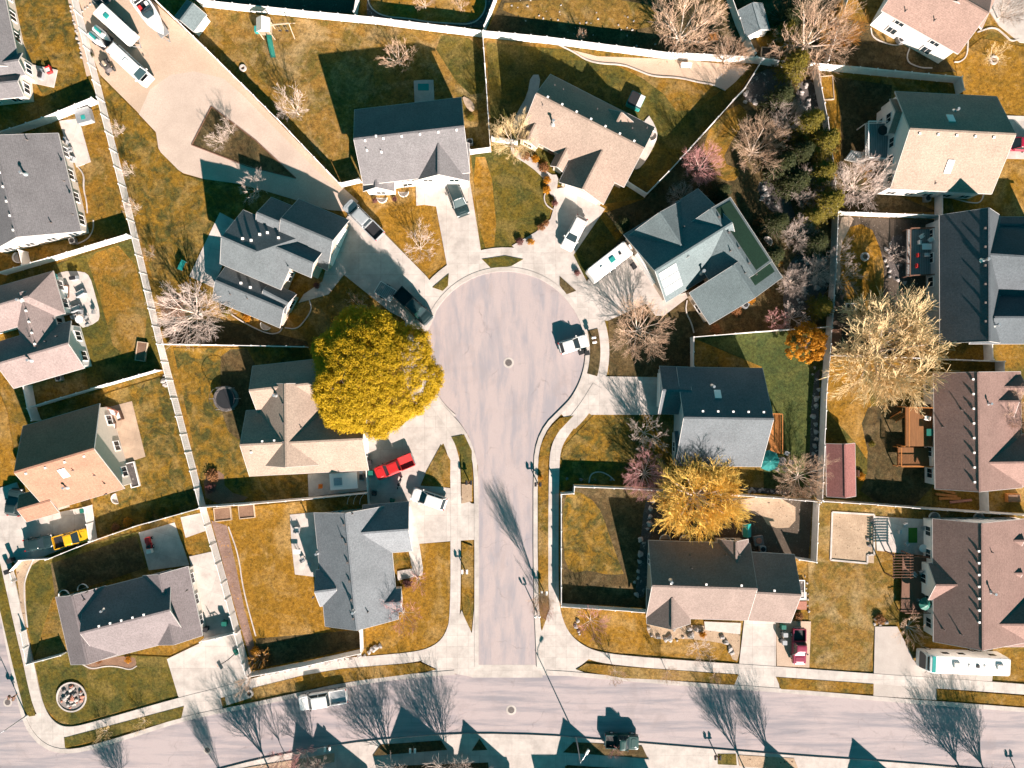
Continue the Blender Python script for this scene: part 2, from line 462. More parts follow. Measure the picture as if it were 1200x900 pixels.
S('rock_bed', [(868, 570), (925, 574), (925, 580), (868, 576)], 'rocky')
S('lawn', [(655, 540), (661, 523), (696, 486), (777, 486), (777, 545), (795, 560), (820, 574), (672, 566), (655, 577)], 'grass_mott')
S('lawn', [(658, 580), (672, 569), (820, 575), (762, 634), (757, 713), (658, 707)], 'grass_brown')
S('lawn', [(660, 580), (676, 574), (700, 590), (716, 625), (738, 672), (712, 674), (690, 668), (668, 672), (660, 650)], 'grass_mott', 1)
S('yard_soil', [(690, 572), (756, 577), (757, 640), (750, 690), (734, 680), (722, 650), (705, 600)], 'grass_brown', 1)
S('rock_bed', [(756, 580), (767, 580), (762, 630), (757, 700), (744, 700), (748, 660)], 'rocky', 1)
S('yard_soil', [(767, 580), (953, 587), (951, 655), (880, 652), (842, 634), (762, 632)], 'soil')
S('dry_bed', [(868, 582), (932, 586), (932, 618), (902, 619), (890, 600), (868, 596)], 'straw_bed', 1)
S('lawn', [(657, 710), (758, 716), (760, 728), (865, 748), (864, 776), (820, 770), (719, 765), (690, 758), (668, 744), (660, 728)], 'grass_gold')
S('dry_bed', [(758, 726), (795, 732), (868, 735), (866, 775), (856, 772), (858, 758), (840, 752), (800, 748), (770, 750), (758, 742)], 'straw_bed', 1)
S('lawn', [(952, 588), (1200, 603), (1200, 606), (1030, 660), (1050, 700), (1024, 738), (1021, 787), (948, 783), (947, 660)], 'grass_straw')
S('dry_bed', [(975, 600), (1024, 603), (1024, 660), (973, 655)], 'straw_bed')
S('lawn', [(960, 440), (1092, 432), (1092, 598), (958, 583)], 'grass_olive')
S('lawn', [(963, 420), (1010, 420), (1026, 500), (1020, 545), (1000, 515), (966, 480)], 'grass_gold', 1)
S('yard_soil', [(1006, 480), (1050, 470), (1092, 490), (1092, 597), (1004, 585), (1020, 545)], 'grass_brown', 1)
S('yard_soil', [(980, 254), (1100, 258), (1100, 414), (972, 414)], 'soil')
S('lawn', [(982, 270), (1018, 260), (1035, 300), (1036, 335), (1030, 372), (1005, 370), (985, 350)], 'grass_gold', 1)
S('rock_bed', [(1040, 280), (1062, 272), (1066, 320), (1060, 335), (1042, 325)], 'rocky', 1)
S('dry_bed', [(981, 255), (1002, 253), (995, 268), (984, 290), (985, 330), (979, 350)], 'gravel', 1)
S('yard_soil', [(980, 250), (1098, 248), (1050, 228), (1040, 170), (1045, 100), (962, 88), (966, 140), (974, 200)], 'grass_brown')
S('lawn', [(963, 90), (980, 92), (986, 150), (984, 200), (975, 215), (968, 150)], 'grass_gold', 1)
S('yard_soil', [(968, 70), (975, 20), (1018, 28), (1035, 50), (1100, 62), (1120, 84), (1040, 86)], 'grass_brown')
S('lawn', [(1118, 70), (1150, 45), (1200, 55), (1200, 138), (1175, 130), (1125, 108)], 'grass_gold')
S('lawn', [(1150, 186), (1200, 184), (1200, 255), (1120, 255), (1115, 232)], 'grass_gold')
S('lawn', [(980, 0), (1005, 0), (1000, 22), (972, 20)], 'grass_gold')
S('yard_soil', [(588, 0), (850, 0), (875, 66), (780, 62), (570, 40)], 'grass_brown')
S('lawn', [(592, 0), (770, 0), (770, 30), (740, 36), (660, 28), (588, 16)], 'grass_straw', 1)
S('rock_bed', [(430, -5), (585, -5), (565, 33), (430, 20)], 'rocky')
S('lawn', [(434, -10), (570, -10), (569, 12), (555, 26), (520, 28), (450, 20), (434, 8)], 'grass_gold', 1)
S('yard_soil', [(225, 0), (420, 0), (418, 16), (245, 6)], 'soil')
S('yard_soil', [(850, 0), (990, 0), (964, 70), (882, 66)], 'grass_brown')
S('lawn', [(880, 40), (915, 30), (925, 60), (900, 68)], 'grass', 1)
# gravel lot and its island
S('gravel_lot', [(70, -60), (150, -60), (178, 0), (246, 62), (402, 220), (420, 236), (412, 248), (385, 246), (345, 234), (305, 222), (277, 215), (240, 210), (215, 203), (195, 190),
                 (186, 174), (183, 155), (165, 135), (118, 88), (106, 60), (96, 10)], 'gravel')
S('gravel_loop', [(163, 134), (176, 105), (200, 88), (228, 84), (262, 92), (285, 112), (330, 158), (398, 226), (418, 240), (410, 248), (385, 246), (345, 234), (305, 222), (277, 215), (240, 210), (215, 203), (195, 190), (186, 174), (183, 155)], 'gravel_road')
S('planted_island', [(248, 125), (300, 165), (347, 209), (290, 194), (225, 170), (238, 145)], 'grass_brown')
S('lawn', [(118, 90), (165, 137), (182, 156), (186, 176), (215, 205), (255, 215), (300, 225), (262, 280), (215, 330), (200, 404), (155, 240), (125, 122)], 'grass_mott')
S('lawn', [(200, 404), (215, 330), (240, 370), (360, 400), (361, 406)], 'grass_brown')
S('dry_bed', [(184, 348), (212, 343), (224, 400), (200, 402)], 'mulch')
S('lawn', [(203, 408), (360, 408), (434, 500), (360, 583), (242, 592)], 'grass_mott')
S('lawn', [(260, 410), (300, 408), (295, 480), (285, 520), (262, 500), (258, 440)], 'grass_brown', 1)
S('mulch_bed', [(238, 556), (262, 550), (264, 575), (300, 585), (242, 592)], 'mulch', 1)
S('lawn', [(247, 598), (434, 580), (385, 735), (427, 760), (300, 786), (270, 690)], 'grass_gold')
S('mulch_bed', [(248, 610), (266, 616), (276, 660), (286, 710), (298, 755), (297, 785), (267, 680)], 'leaf_bed')
S('lawn', [(492, 637), (528, 635), (528, 722), (522, 742), (508, 757), (490, 763), (430, 769), (428, 735), (468, 722), (470, 690)], 'grass_gold')
S('yard_soil', [(300, 748), (420, 738), (426, 758), (300, 784)], 'grass_brown')
# west lots
S('lawn', [(5, -10), (90, -10), (114, 88), (118, 120), (60, 128), (20, 60)], 'grass_mott')
S('gravel_bed', [(2, 0), (15, 12), (28, 50), (40, 80), (30, 86), (20, 60)], 'gravel')
S('rock_bed', [(80, 0), (86, 0), (108, 88), (102, 90)], 'gravel', 0)
S('lawn', [(62, 145), (122, 126), (150, 240), (155, 272), (100, 285), (100, 180)], 'grass')
S('lawn', [(60, 312), (155, 280), (190, 430), (105, 462), (95, 390)], 'grass_olive')
S('lawn', [(100, 300), (152, 284), (180, 390), (140, 430), (112, 330)], 'grass', 1)
S('lawn', [(115, 464), (195, 440), (237, 588), (160, 614), (118, 628), (110, 590)], 'grass_mott')
S('lawn', [(28, 680), (40, 655), (165, 622), (172, 665), (62, 700), (40, 770), (32, 730)], 'grass_olive')
S('lawn', [(60, 660), (160, 628), (172, 665), (65, 700)], 'grass_brown')
S('gravel_bed', [(18, 658), (56, 650), (38, 662), (30, 680), (32, 735), (26, 720)], 'straw_bed')
S('lawn', [(40, 774), (78, 764), (200, 770), (208, 815), (84, 849), (66, 842), (52, 828), (46, 800)], 'grass_olive')
S('mulch_bed', [(98, 776), (120, 770), (158, 768), (161, 779), (154, 785), (140, 780), (125, 779), (112, 785), (103, 784)], 'mulch', 1)
S('lawn', [(0, 460), (8, 480), (22, 560), (0, 570)], 'grass_gold')
S('lawn', [(165, 605), (237, 594), (262, 690), (240, 700), (222, 640)], 'grass')

# ---- concrete
Hd = lambda n, p, m='concrete', sm=0: sheet(n, p if isinstance(p[0], list) else [p], M[m], 'hard', smooth=sm)
ring = arc(*BC, 122, 128, 408, 60) + arc(*BC, 94, 408, 128, 60)
Hd('sidewalk', ring)
WLINE = [(-6, 610), (5, 650), (14, 690), (24, 735), (35, 780), (41, 812), (51, 840), (66, 855), (84, 858), (110, 852), (211, 823), (260, 811), (300, 800), (360, 784), (400, 777), (440, 774), (493, 769), (515, 760), (528, 745),
         (534, 722), (534, 600), (534, 558), (532, 535), (524, 513), (508, 490), (492, 468)]
ELINE = [(700, 452), (684, 478), (662, 505), (652, 522), (649, 545), (648, 690), (651, 721), (663, 748), (687, 766), (719, 773), (820, 781), (887, 785), (1020, 795), (1200, 807), (1500, 832)]
Hd('corner_walk', [(528, 748), (541, 715), (553, 742), (557, 700), (561, 700), (561, 779), (553, 793), (533, 789), (472, 795), (512, 784), (494, 775), (505, 764)])
Hd('corner_walk', [(634, 738), (645, 712), (652, 735), (668, 756), (690, 772), (675, 784), (690, 790), (673, 792), (636, 791), (629, 780), (626, 720), (631, 700)])
Hd('corner_walk', [(24, 835), (36, 838), (46, 836), (54, 846), (78, 862), (78, 880), (58, 879), (44, 870), (32, 855)])
Hd('driveway', [(487, 209), (549, 202), (564, 296), (524, 312), (511, 242), (497, 240), (488, 241)], 'drive')
Hd('driveway', [(648, 222), (665, 219), (709, 245), (672, 299), (690, 335), (676, 344), (640, 300), (608, 296), (600, 288), (628, 272), (645, 257), (650, 240)], 'drive')
Hd('driveway', [(689, 328), (735, 290), (747, 306), (777, 350), (807, 342), (808, 347), (778, 370), (768, 370), (757, 356), (712, 376), (694, 372), (682, 340)], 'drive')
Hd('driveway', [(704, 441), (774, 442), (774, 486), (693, 486), (668, 470), (672, 462)], 'drive')
Hd('driveway', [(402, 262), (412, 247), (428, 258), (447, 270), (500, 324), (516, 345), (509, 372), (496, 396), (470, 372), (458, 366), (403, 322), (385, 345), (350, 355), (356, 345), (378, 330), (386, 300)], 'drive')
Hd('driveway', [(427, 506), (470, 500), (500, 470), (513, 488), (528, 511), (518, 521), (500, 552), (493, 568), (528, 572), (553, 590), (561, 590), (561, 632), (528, 634), (492, 637), (480, 640), (476, 588), (435, 593)], 'drive')
Hd('driveway_apron', [(505, 461), (516, 470), (530, 486), (548, 509), (527, 514), (497, 476)], 'drive')
Hd('driveway', [(196, 772), (238, 752), (276, 741), (288, 793), (301, 802), (258, 815), (262, 834), (211, 845), (216, 828), (209, 815)], 'drive')
Hd('driveway', [(872, 726), (909, 727), (909, 780), (914, 811), (858, 806), (866, 777)], 'drive')
Hd('driveway', [(-10, 575), (20, 565), (35, 607), (100, 594), (110, 630), (56, 650), (18, 660), (2, 640), (-20, 640)], 'drive')
Hd('driveway', [(1160, 135), (1300, 140), (1300, 188), (1160, 186)], 'drive')
Hd('driveway', [(1150, 0), (1160, -20), (1300, -20), (1300, 60), (1195, 50), (1170, 30)], 'drive')
Hd('gravel_pad', [(909, 727), (950, 728), (948, 782), (910, 780)], 'gravel')
Hd('gravel_pad', [(1025, 734), (1051, 734), (1072, 776), (1163, 788), (1162, 798), (1100, 801), (1097, 820), (1023, 815)], 'gravel_grey')
Hd('south_walk', [(200, 925), (275, 899), (328, 887), (387, 877), (427, 871), (507, 864), (560, 862), (640, 864), (687, 868), (820, 879), (932, 888), (1040, 895), (1200, 910), (1500, 934), (1500, 950), (1200, 926), (932, 908), (640, 896), (560, 896), (427, 905), (300, 930), (215, 960)])
def sk(x):
    for a, b in zip(SKERB[1:], SKERB):
        if a[0] <= x <= b[0]: return a[1] + (b[1] - a[1]) * (x - a[0]) / (b[0] - a[0])
for x0, x1 in ((392, 440), (520, 552), (572, 662), (760, 842), (942, 1000), (1060, 1110)):
    Hd('driveway', [(x0, sk(x0) + 3), (x1, sk(x1) + 3), (x1, 970), (x0, 970)], 'drive')
# patios and slabs behind the houses
Hd('patio', [(485, 95), (495, 94), (508, 94), (509, 120), (486, 121)], 'patio')
Hd('patio', [(222, 324), (258, 249), (282, 262), (250, 337)], 'patio')
Hd('patio', [(70, 142), (93, 139), (107, 190), (90, 196), (84, 180), (77, 165)], 'patio')
Hd('patio', [(64, 325), (72, 318), (98, 318), (106, 324), (112, 345), (118, 368), (115, 378), (92, 386), (78, 350)], 'patio', 1)
Hd('patio', [(117, 480), (155, 470), (171, 535), (140, 545)], 'stamped')
Hd('patio', [(361, 556), (432, 549), (434, 574), (362, 582)], 'patio')
Hd('patio', [(340, 603), (369, 600), (376, 640), (372, 676), (346, 673), (342, 640)], 'patio')
Hd('patio', [(1025, 605), (1094, 609), (1094, 652), (1027, 645)], 'patio')
Hd('patio', [(163, 624), (205, 612), (222, 662), (175, 668)], 'patio')
Hd('patio', [(212, 606), (236, 601), (241, 622), (218, 630)], 'patio')
Hd('patio', [(222, 652), (254, 645), (278, 738), (240, 749)], 'patio')
Hd('patio', [(466, 669), (496, 664), (495, 674), (485, 676), (466, 680)], 'patio')
Hd('patio', [(474, 590), (481, 588), (492, 640), (496, 668), (484, 670), (476, 630)], 'patio')
Hd('garden_path', [(598, 170), (608, 178), (628, 188), (644, 205), (655, 205), (652, 225), (646, 232), (640, 212), (622, 195), (600, 182)], 'patio', 1)
Hd('garden_path', [(825, 728), (868, 730), (867, 743), (826, 738)], 'patio')
Hd('patio', [(622, 88), (634, 88), (630, 112), (618, 130), (606, 152), (600, 148), (606, 132), (618, 112)], 'patio', 1)
Hd('patio', [(758, 132), (768, 148), (771, 160), (764, 176), (752, 196), (742, 200), (748, 170)], 'patio', 1)
Hd('garden_path', [(541, 112), (553, 118), (557, 128), (552, 132), (545, 124)], 'stamped', 1)
Hd('sidewalk', band_poly(WLINE, 12))
Hd('sidewalk', band_poly(ELINE, 12))
# kerbs
kw = 5.0
Kb = lambda line: band_poly(line, kw, 1)
def offset_line(line, d):
    pts = [Vector(p) for p in line]; out = []
    for i, p in enumerate(pts):
        t = (pts[min(i + 1, len(pts) - 1)] - pts[max(i - 1, 0)]).normalized()
        out.append(p + Vector((-t.y, t.x)) * d)
    return out
sheet('kerb', [Kb(offset_line(NKERB[1:16] + NKERB[16:19], -2.5))], M['kerb'], 'hard')
sheet('kerb', [Kb(offset_line(NKERB[20:], -2.5))], M['kerb'], 'hard')
sheet('kerb', [Kb(offset_line(SKERB[:-1], -2.5))], M['kerb'], 'hard')
sheet('kerb', [Kb(offset_line(STEM_W[:1] + STEM_W[1:] + bulb + STEM_E, -2.5))], M['kerb'], 'hard')
# planted strips between kerb and walk
I = lambda p, m='grass', sm=0: sheet('park_strip', [p], M[m], 'isle', smooth=sm)
I(arc(*BC, 99.5, -14, 15, 12) + arc(*BC, 111.5, 15, -14, 12), 'grass_brown')
I([(672, 487), (656, 490), (643, 503), (634, 521), (630.5, 545), (631, 690), (633, 725), (635, 739), (640, 725), (642.5, 700), (642.5, 545), (645, 521), (655, 505)], 'grass')
I([(656, 324), (675, 341), (664, 345), (656, 335)], 'grass_brown')
I([(565, 304), (592, 300), (613, 304), (599, 312), (575, 314)], 'grass_olive')
I([(507, 337), (526, 321), (525, 335), (519, 341)], 'grass_olive')
I([(529, 512), (544, 509), (553, 528), (553, 565), (541, 565), (540, 533)], 'grass_olive')
I([(517, 521), (528, 539), (527.5, 571), (493, 569), (500, 552)], 'grass')
I([(541, 567), (553, 567), (553, 587), (541, 590)], 'straw_bed')
I([(541, 635), (554, 640), (554.5, 720), (552, 739), (543, 720), (541, 700)], 'grass')
I([(296, 806), (360, 790), (403, 783), (440, 780), (493, 776), (511, 784), (472, 790.5), (403, 799), (349, 809), (299, 816)], 'grass')
I([(264, 816), (292, 808), (295, 817), (266, 826)], 'gravel_grey')
I([(76, 864), (216, 827), (213, 841), (77, 876)], 'grass_olive')
I([(-20, 590), (-16, 640), (0, 711), (16, 780), (29, 831), (35, 839), (42, 838), (35, 809), (16, 727), (-8, 620)], 'grass_olive')
I([(675, 784), (687, 777), (719, 780), (820, 787), (865, 790), (860, 802), (820, 798), (729, 794)], 'grass')
I([(909, 793), (1023, 801), (1023, 813), (915, 807)], 'grass')
I([(1097, 807), (1200, 815), (1400, 831), (1400, 843), (1200, 827), (1097, 819)], 'grass')
I([(437, 885), (446, 872), (517, 867), (524, 878)], 'grass_brown')
I([(553, 879), (562, 865), (571, 878)], 'grass_brown')
I([(660, 881), (672, 869), (752, 873), (759, 888)], 'grass_brown')
I([(841, 883), (862, 883), (863, 896), (841, 895)], 'grass_olive')
I([(864, 884), (930, 888), (936, 903), (866, 897)], 'straw_bed')
I([(462, 897), (572, 893), (575, 920), (462, 920)], 'grass_brown')
I([(664, 896), (725, 900), (760, 903), (760, 920), (664, 920)], 'grass_brown')
I([(1120, 899), (1200, 906), (1200, 918), (1122, 911)], 'grass_brown')
I([(190, 928), (270, 902), (392, 882), (392, 892), (270, 915)], 'straw_bed')
# ------------------------------------------------------------ houses
M['fascia'] = m_plain('pale_fascia', (.46, .43, .41), .6, var=.05)
class Wing:
    def __init__(s, A, B, C, ze, pitch=.5, ends='gg', rf=.5, over=.45, drop=0.0):
        s.ze = ze; s.over = over; s.ends = ends; s.rf = rf
        a = P(A, ze); b = P(B, ze); c = P(C, ze)
        s.e1 = (b - a).normalized(); e2 = Vector((-s.e1.y, s.e1.x, 0))
        if (c - b).dot(e2) < 0: e2 = -e2
        s.e2 = e2; s.a = a; s.L = (b - a).length; s.W = (c - b).dot(e2)
        s.hr = pitch * s.W * min(rf, 1 - rf); s.zr = ze + s.hr
        s.ins = s.W * .5
    def at(s, u, v, z): return Vector((s.a.x, s.a.y, 0)) + s.e1 * u + s.e2 * v + Vector((0, 0, z))
    def uv(s, p):
        d = Vector((p[0] - s.a.x, p[1] - s.a.y, 0)); return d.dot(s.e1), d.dot(s.e2)
    def h(s, p):
        u, v = s.uv(p)
        if not (-.01 <= u <= s.L + .01 and -.01 <= v <= s.W + .01): return -1
        f = min(v / (s.W * s.rf), (s.W - v) / (s.W * (1 - s.rf)))
        if s.ends[0] == 'h': f = min(f, u / s.ins)
        if s.ends[1] == 'h': f = min(f, (s.L - u) / s.ins)
        return s.ze + s.hr * max(0, min(1, f))
    def within(s, p, m=0.0):
        u, v = s.uv(p); o = s.over + m
        return o < u < s.L - o and o < v < s.W - o

WCOUNT = [0]
class House:
    def __init__(s, label, roofm, wallm, name='house', cat='house', group=None, jitter=True):
        s.label = label; s.wings = []; s.rm = roofm; s.wm = wallm; s.name = name; s.cat = cat; s.group = group
        s.root = None
    def wing(s, A, B, C, ze, pitch=.5, ends='gg', rf=.5, over=.45, wall=True):
        pitch *= 1.22; ze = ze * .77 + .006 * len(s.wings)
        w = Wing(A, B, C, ze, pitch, ends, rf, over + .004 * len(s.wings)); w.wall = wall; s.wings.append(w); return w
    def hroof(s, p): return max(w.h(p) for w in s.wings)
    def onroof(s, px):
        z = 5.0
        for _ in range(12):
            p = P(px, z); h = s.hroof(p)
            if h < 0: break
            z = .5 * z + .5 * h
        p = P(px, z); return p
    def finish(s):
        c = sum((w.at(w.L / 2, w.W / 2, 0) for w in s.wings), Vector()) / len(s.wings)
        s.loc = Vector((c.x, c.y, 0)); s.root = thing(s.name, s.label, s.cat, s.loc, 0, s.group)
        rb = MB(); wb = MB(); tb = MB(); th = .16; D = Vector((0, 0, -th))
        for w in s.wings:
            ze, zr = w.ze, w.zr; L, W = w.L, w.W
            i0 = w.ins if w.ends[0] == 'h' else 0; i1 = w.ins if w.ends[1] == 'h' else 0
            if i0 + i1 > L: k = L / (i0 + i1); i0 *= k; i1 *= k
            q = [w.at(0, 0, ze), w.at(L, 0, ze), w.at(L, W, ze), w.at(0, W, ze), w.at(i0, W * w.rf, zr), w.at(L - i1, W * w.rf, zr)]
            ccw = w.e1.cross(w.e2).z > 0
            top = [(0, 1, 5, 4), (2, 3, 4, 5)]
            if i0: top.append((3, 0, 4))
            if i1: top.append((1, 2, 5))
            side = [(0, 1), (2, 3)]
            side += [(3, 0)] if i0 else [(3, 4), (4, 0)]
            side += [(1, 2)] if i1 else [(1, 5), (5, 2)]
            vs = q + [v + D for v in q]; fs = []
            for f in top: fs += [f, tuple(i + 6 for i in f[::-1])]
            for i, j in side: fs.append((i, i + 6, j + 6, j))
            if not ccw: fs = [f[::-1] for f in fs]
            rb.add(vs, fs)
            # fascia and rake boards
            up = Vector((0, 0, -.10))
            outs = {(0, 1): -w.e2, (2, 3): w.e2, (3, 4): -w.e1, (4, 0): -w.e1, (1, 5): w.e1, (5, 2): w.e1, (3, 0): -w.e1, (1, 2): w.e1}
            for e in side:
                i, j = e; o = outs[e] * .022
                tb.beam(q[i] + up + o, q[j] + up + o, .04, .18)
            if not w.wall: continue
            o = w.over; zt = ze + (w.hr / (W * min(w.rf, 1 - w.rf))) * o - th - .03
            zt = min(zt, ze + .25)
            pl = [w.at(o, o, 0), w.at(L - o, o, 0), w.at(L - o, W - o, 0), w.at(o, W - o, 0)]
            wb.slab([p.xy for p in pl], -.1, zt)
            # gable walls
            for hip, u0, u1 in ((i0, o, o + .18), (i1, L - o - .18, L - o)):
                if hip: continue
                tri = [(o, zt), (W - o, zt), (W * w.rf, zr - th - .04)]
                r0 = [w.at(u0, v, z) for v, z in tri]; r1 = [w.at(u1, v, z) for v, z in tri]
                wb.add(r0 + r1, [(0, 1, 2), (5, 4, 3), (0, 3, 4, 1), (1, 4, 5, 2), (2, 5, 3, 0)])
        s.wall = wb.build('wall', s.wm, s.root, s.loc)
        s.ridgecaps(rb)
        s.roof = rb.build('roof', s.rm, s.root, s.loc)
        tb.build('fascia', M['fascia'], s.root, s.loc)
        return s
    def ridgecaps(s, mb):
        for w in s.wings:
            i0 = w.ins if w.ends[0] == 'h' else 0; i1 = w.ins if w.ends[1] == 'h' else 0
            n = max(2, int(w.L / .5)); run = None
            for k in range(n):
                u = i0 + (w.L - i0 - i1) * (k + .5) / n
                p = w.at(u, w.W * w.rf, w.zr)
                if s.hroof(p) > w.zr + .05: run = None; continue
                d = (w.L - i0 - i1) / n * .5
                if d < .05: continue
                mb.beam(w.at(u - d, w.W * w.rf, w.zr - .01), w.at(u + d, w.W * w.rf, w.zr - .01), .26, .06)
    def child(s, name, mb, mat, parent=None):
        return mb.build(name, mat, parent or s.root, s.loc)
    def side(s, wi, sd, t, z, d=0.0):
        """point on the outside of a wing wall: sd in s0 s1 (long sides) a b (ends), t along it 0..1"""
        w = s.wings[wi]; o = w.over
        if sd == 's0': return w.at(o + (w.L - 2 * o) * t, o - d, z), w.e1, -w.e2
        if sd == 's1': return w.at(o + (w.L - 2 * o) * t, w.W - o + d, z), w.e1, w.e2
        if sd == 'a': return w.at(o - d, o + (w.W - 2 * o) * t, z), w.e2, -w.e1
        return w.at(w.L - o + d, o + (w.W - 2 * o) * t, z), w.e2, w.e1
    def window(s, wi, sd, t, z, wd=1.3, ht=1.2):
        p, x, n = s.side(wi, sd, t, z)
        mat = Matrix((x, n, Vector((0, 0, 1)))).transposed()
        g = MB(); g.box(p + n * .02, (wd, .08, ht), mat)
        f = MB(); y = n * .045
        up = Vector((0, 0, 1))
        for sgn in (-1, 1):
            f.box(p + y + x * sgn * (wd / 2 + .05), (.1, .13, ht + .2), mat)
            f.box(p + y + up * sgn * (ht / 2 + .05), (wd, .13, .1), mat)
        f.box(p + y, (.05, .1, ht), mat)
        o = s.child('window', g, M['glass']); s.child('frame', f, M['trim'], o)
    def autowin(s, step=3.4, skip=()):
        for wi, w in enumerate(s.wings):
            if not w.wall: continue
            for sd in ('s0', 's1', 'a', 'b'):
                if (wi, sd) in skip: continue
                ln = (w.L if sd[0] == 's' else w.W) - 2 * w.over
                if ln < 2.2: continue
                n = max(1, int(ln / step))
                for k in range(n):
                    p, x, nn = s.side(wi, sd, (k + .5) / n, 0, .0)
                    if nn.dot(-Vector((p.x, p.y, 0))) < 4: continue
                    q = p + nn * .5
                    if any(v.within(q, -.2) or v.within(p + nn * .1 + x * .7, -.05) or v.within(p + nn * .1 - x * .7, -.05) for v in s.wings if v is not w and v.wall): continue
                    for z in ((1.35,) if w.ze < 3.7 else (1.3, 3.5)):
                        if z > w.ze - .55: continue
                        s.window(wi, sd, (k + .5) / n, z)
        return s
    def garage(s, wi, sd, t=.5, wd=4.9):
        p, x, n = s.side(wi, sd, t, 1.1)
        mat = Matrix((x, n, Vector((0, 0, 1)))).transposed()
        d = MB(); 
        for k in range(4): d.box(p + n * .05 + Vector((0, 0, -.83 + .55 * k)), (wd, .1 + .02 * (k % 2), .53), mat)
        o = s.child('garage_door', d, M['trim'])
        return s
    def door(s, wi, sd, t=.5, mat='brown'):
        p, x, n = s.side(wi, sd, t, 1.05)
        mt = Matrix((x, n, Vector((0, 0, 1)))).transposed()
        o = s.child('front_door', MB().box(p + n * .04, (1.0, .1, 2.1), mt), M[mat])
        s.child('handle', MB().box(p + n * .12 + x * .38, (.05, .08, .16), mt), M['chrome'], o)
        return s
    def vents(s, pts, mat='trim', size=.2):
        for px in pts:
            p = s.onroof(px); mb = MB()
            mb.box(p + Vector((0, 0, .12)), (size, size, .22)); mb.box(p + Vector((0, 0, .26)), (size * 1.25, size * 1.25, .06))
            s.child('roof_vent', mb, M[mat], s.roof)
        return s
    def ridgevents(s, wi, n, side=1, t0=.08, t1=.92, off=.5, mat='trim'):
        w = s.wings[wi]
        for k in range(n):
            u = w.L * (t0 + (t1 - t0) * (k / (n - 1) if n > 1 else .5)); v = w.W * w.rf + side * off
            p = w.at(u, v, 0); p.z = s.hroof(p); mb = MB()
            mt = Matrix((w.e1, w.e2 if w.e1.cross(w.e2).z > 0 else -w.e2, Vector((0, 0, 1)))).transposed()
            mb.box(p + Vector((0, 0, .08)), (.2, .2, .24), mt); mb.box(p + Vector((0, 0, .22)), (.28, .28, .05), mt)
            s.child('roof_vent', mb, M[mat], s.roof)
        return s
    def pipes(s, pts, r=.07, h=.4, mat='trim'):
        for px in pts:
            p = s.onroof(px); mb = MB(); mb.tube([p - Vector((0, 0, .1)), p + Vector((0, 0, h))], r, 8)
            mb.tube([p - Vector((0, 0, .1)), p + Vector((0, 0, .12))], [r * 2.6, r * 1.4], 8)
            s.child('vent_pipe', mb, M[mat], s.roof)
        return s
    def flue(s, px, r=.13, h=1.1):
        p = s.onroof(px); mb = MB()
        mb.tube([p - Vector((0, 0, .1)), p + Vector((0, 0, h))], r, 10); mb.tube([p + Vector((0, 0, h)), p + Vector((0, 0, h + .2))], [r * 1.8, r * 1.5], 10)
        mb.tube([p - Vector((0, 0, .15)), p + Vector((0, 0, .22))], [r * 3.2, r * 1.3], 10)
        s.child('chimney_flue', mb, M['chrome'], s.roof); return s
    def skylight(s, px, wi, sx=.7, sy=1.1):
        p = s.onroof(px); w = s.wings[wi]
        e = .4; nx = s.hroof(p + w.e2 * e) - s.hroof(p - w.e2 * e)
        y = (w.e2 * 2 * e + Vector((0, 0, nx))).normalized(); z = w.e1.cross(y); 
        if z.z < 0: z = -z
        x = y.cross(z)
        mt = Matrix((x, y, z)).transposed()
        o = s.child('skylight', MB().box(p, (sx + .2, sy + .2, .26), mt), M['trim'], s.roof)
        return s
SH = {}
def roof(name, c):
    if name not in SH: SH[name] = m_shingle(name, c)
    return SH[name]
R_GREY = roof('mauve_grey_shingle', (.138, .13, .134))
R_TAN = roof('tan_shingle', (.245, .185, .15))
R_CHAR = roof('charcoal_shingle', (.078, .088, .094))
R_SLATE = roof('slate_shingle', (.105, .118, .126))
R_BROWN = roof('brown_shingle', (.19, .122, .105))
R_WARM = roof('warm_tan_shingle', (.27, .145, .10))
R_PALE = roof('pale_tan_shingle', (.26, .20, .16))
R_TEAL = roof('grey_green_shingle', (.115, .142, .148))

# two storey grey house above the turnaround
h = House('grey-roofed two-storey house directly above the turnaround, dark car parked on its drive', R_GREY, M['white'])
h.wing((415.5, 128.5), (540.5, 114), (551, 202), 6.3, .49)
h.wing((483, 212), (483, 168), (550, 164), 5.3, .62, over=.3)
h.wing((425.5, 224), (425.5, 195), (462, 192), 4.0, .75, over=.3)
h.finish().autowin().garage(1, 'a', .42, 4.9)
h.ridgevents(0, 6, 1, .1, .93, .35); h.vents([(441, 160)]); h.pipes([(430, 176), (447, 178)])
# tan roofed house
h = House('tan-roofed house at an angle right of the turnaround top, white suv on its drive', R_TAN, M['tan'])
h.wing((645, 87), (767, 149), (731, 219), 3.6, .62)
h.wing((655, 213), (700, 125), (752, 152), 3.5, .48, over=.4)
h.wing((606, 162), (629, 117), (652, 129), 3.6, .75, over=.35)
h.wing((645, 194), (668, 150), (683, 157), 3.3, .8, over=.35)
h.finish().autowin(skip=((1, 'a'),)).garage(1, 'a', .5, 5.2).door(0, 's1', .28)
h.ridgevents(0, 7, -1, .1, .9, .3); h.flue((648, 145)); h.pipes([(650, 100), (660, 105), (700, 128), (741, 150), (758, 150), (636, 123)], .05, .4, 'iron')
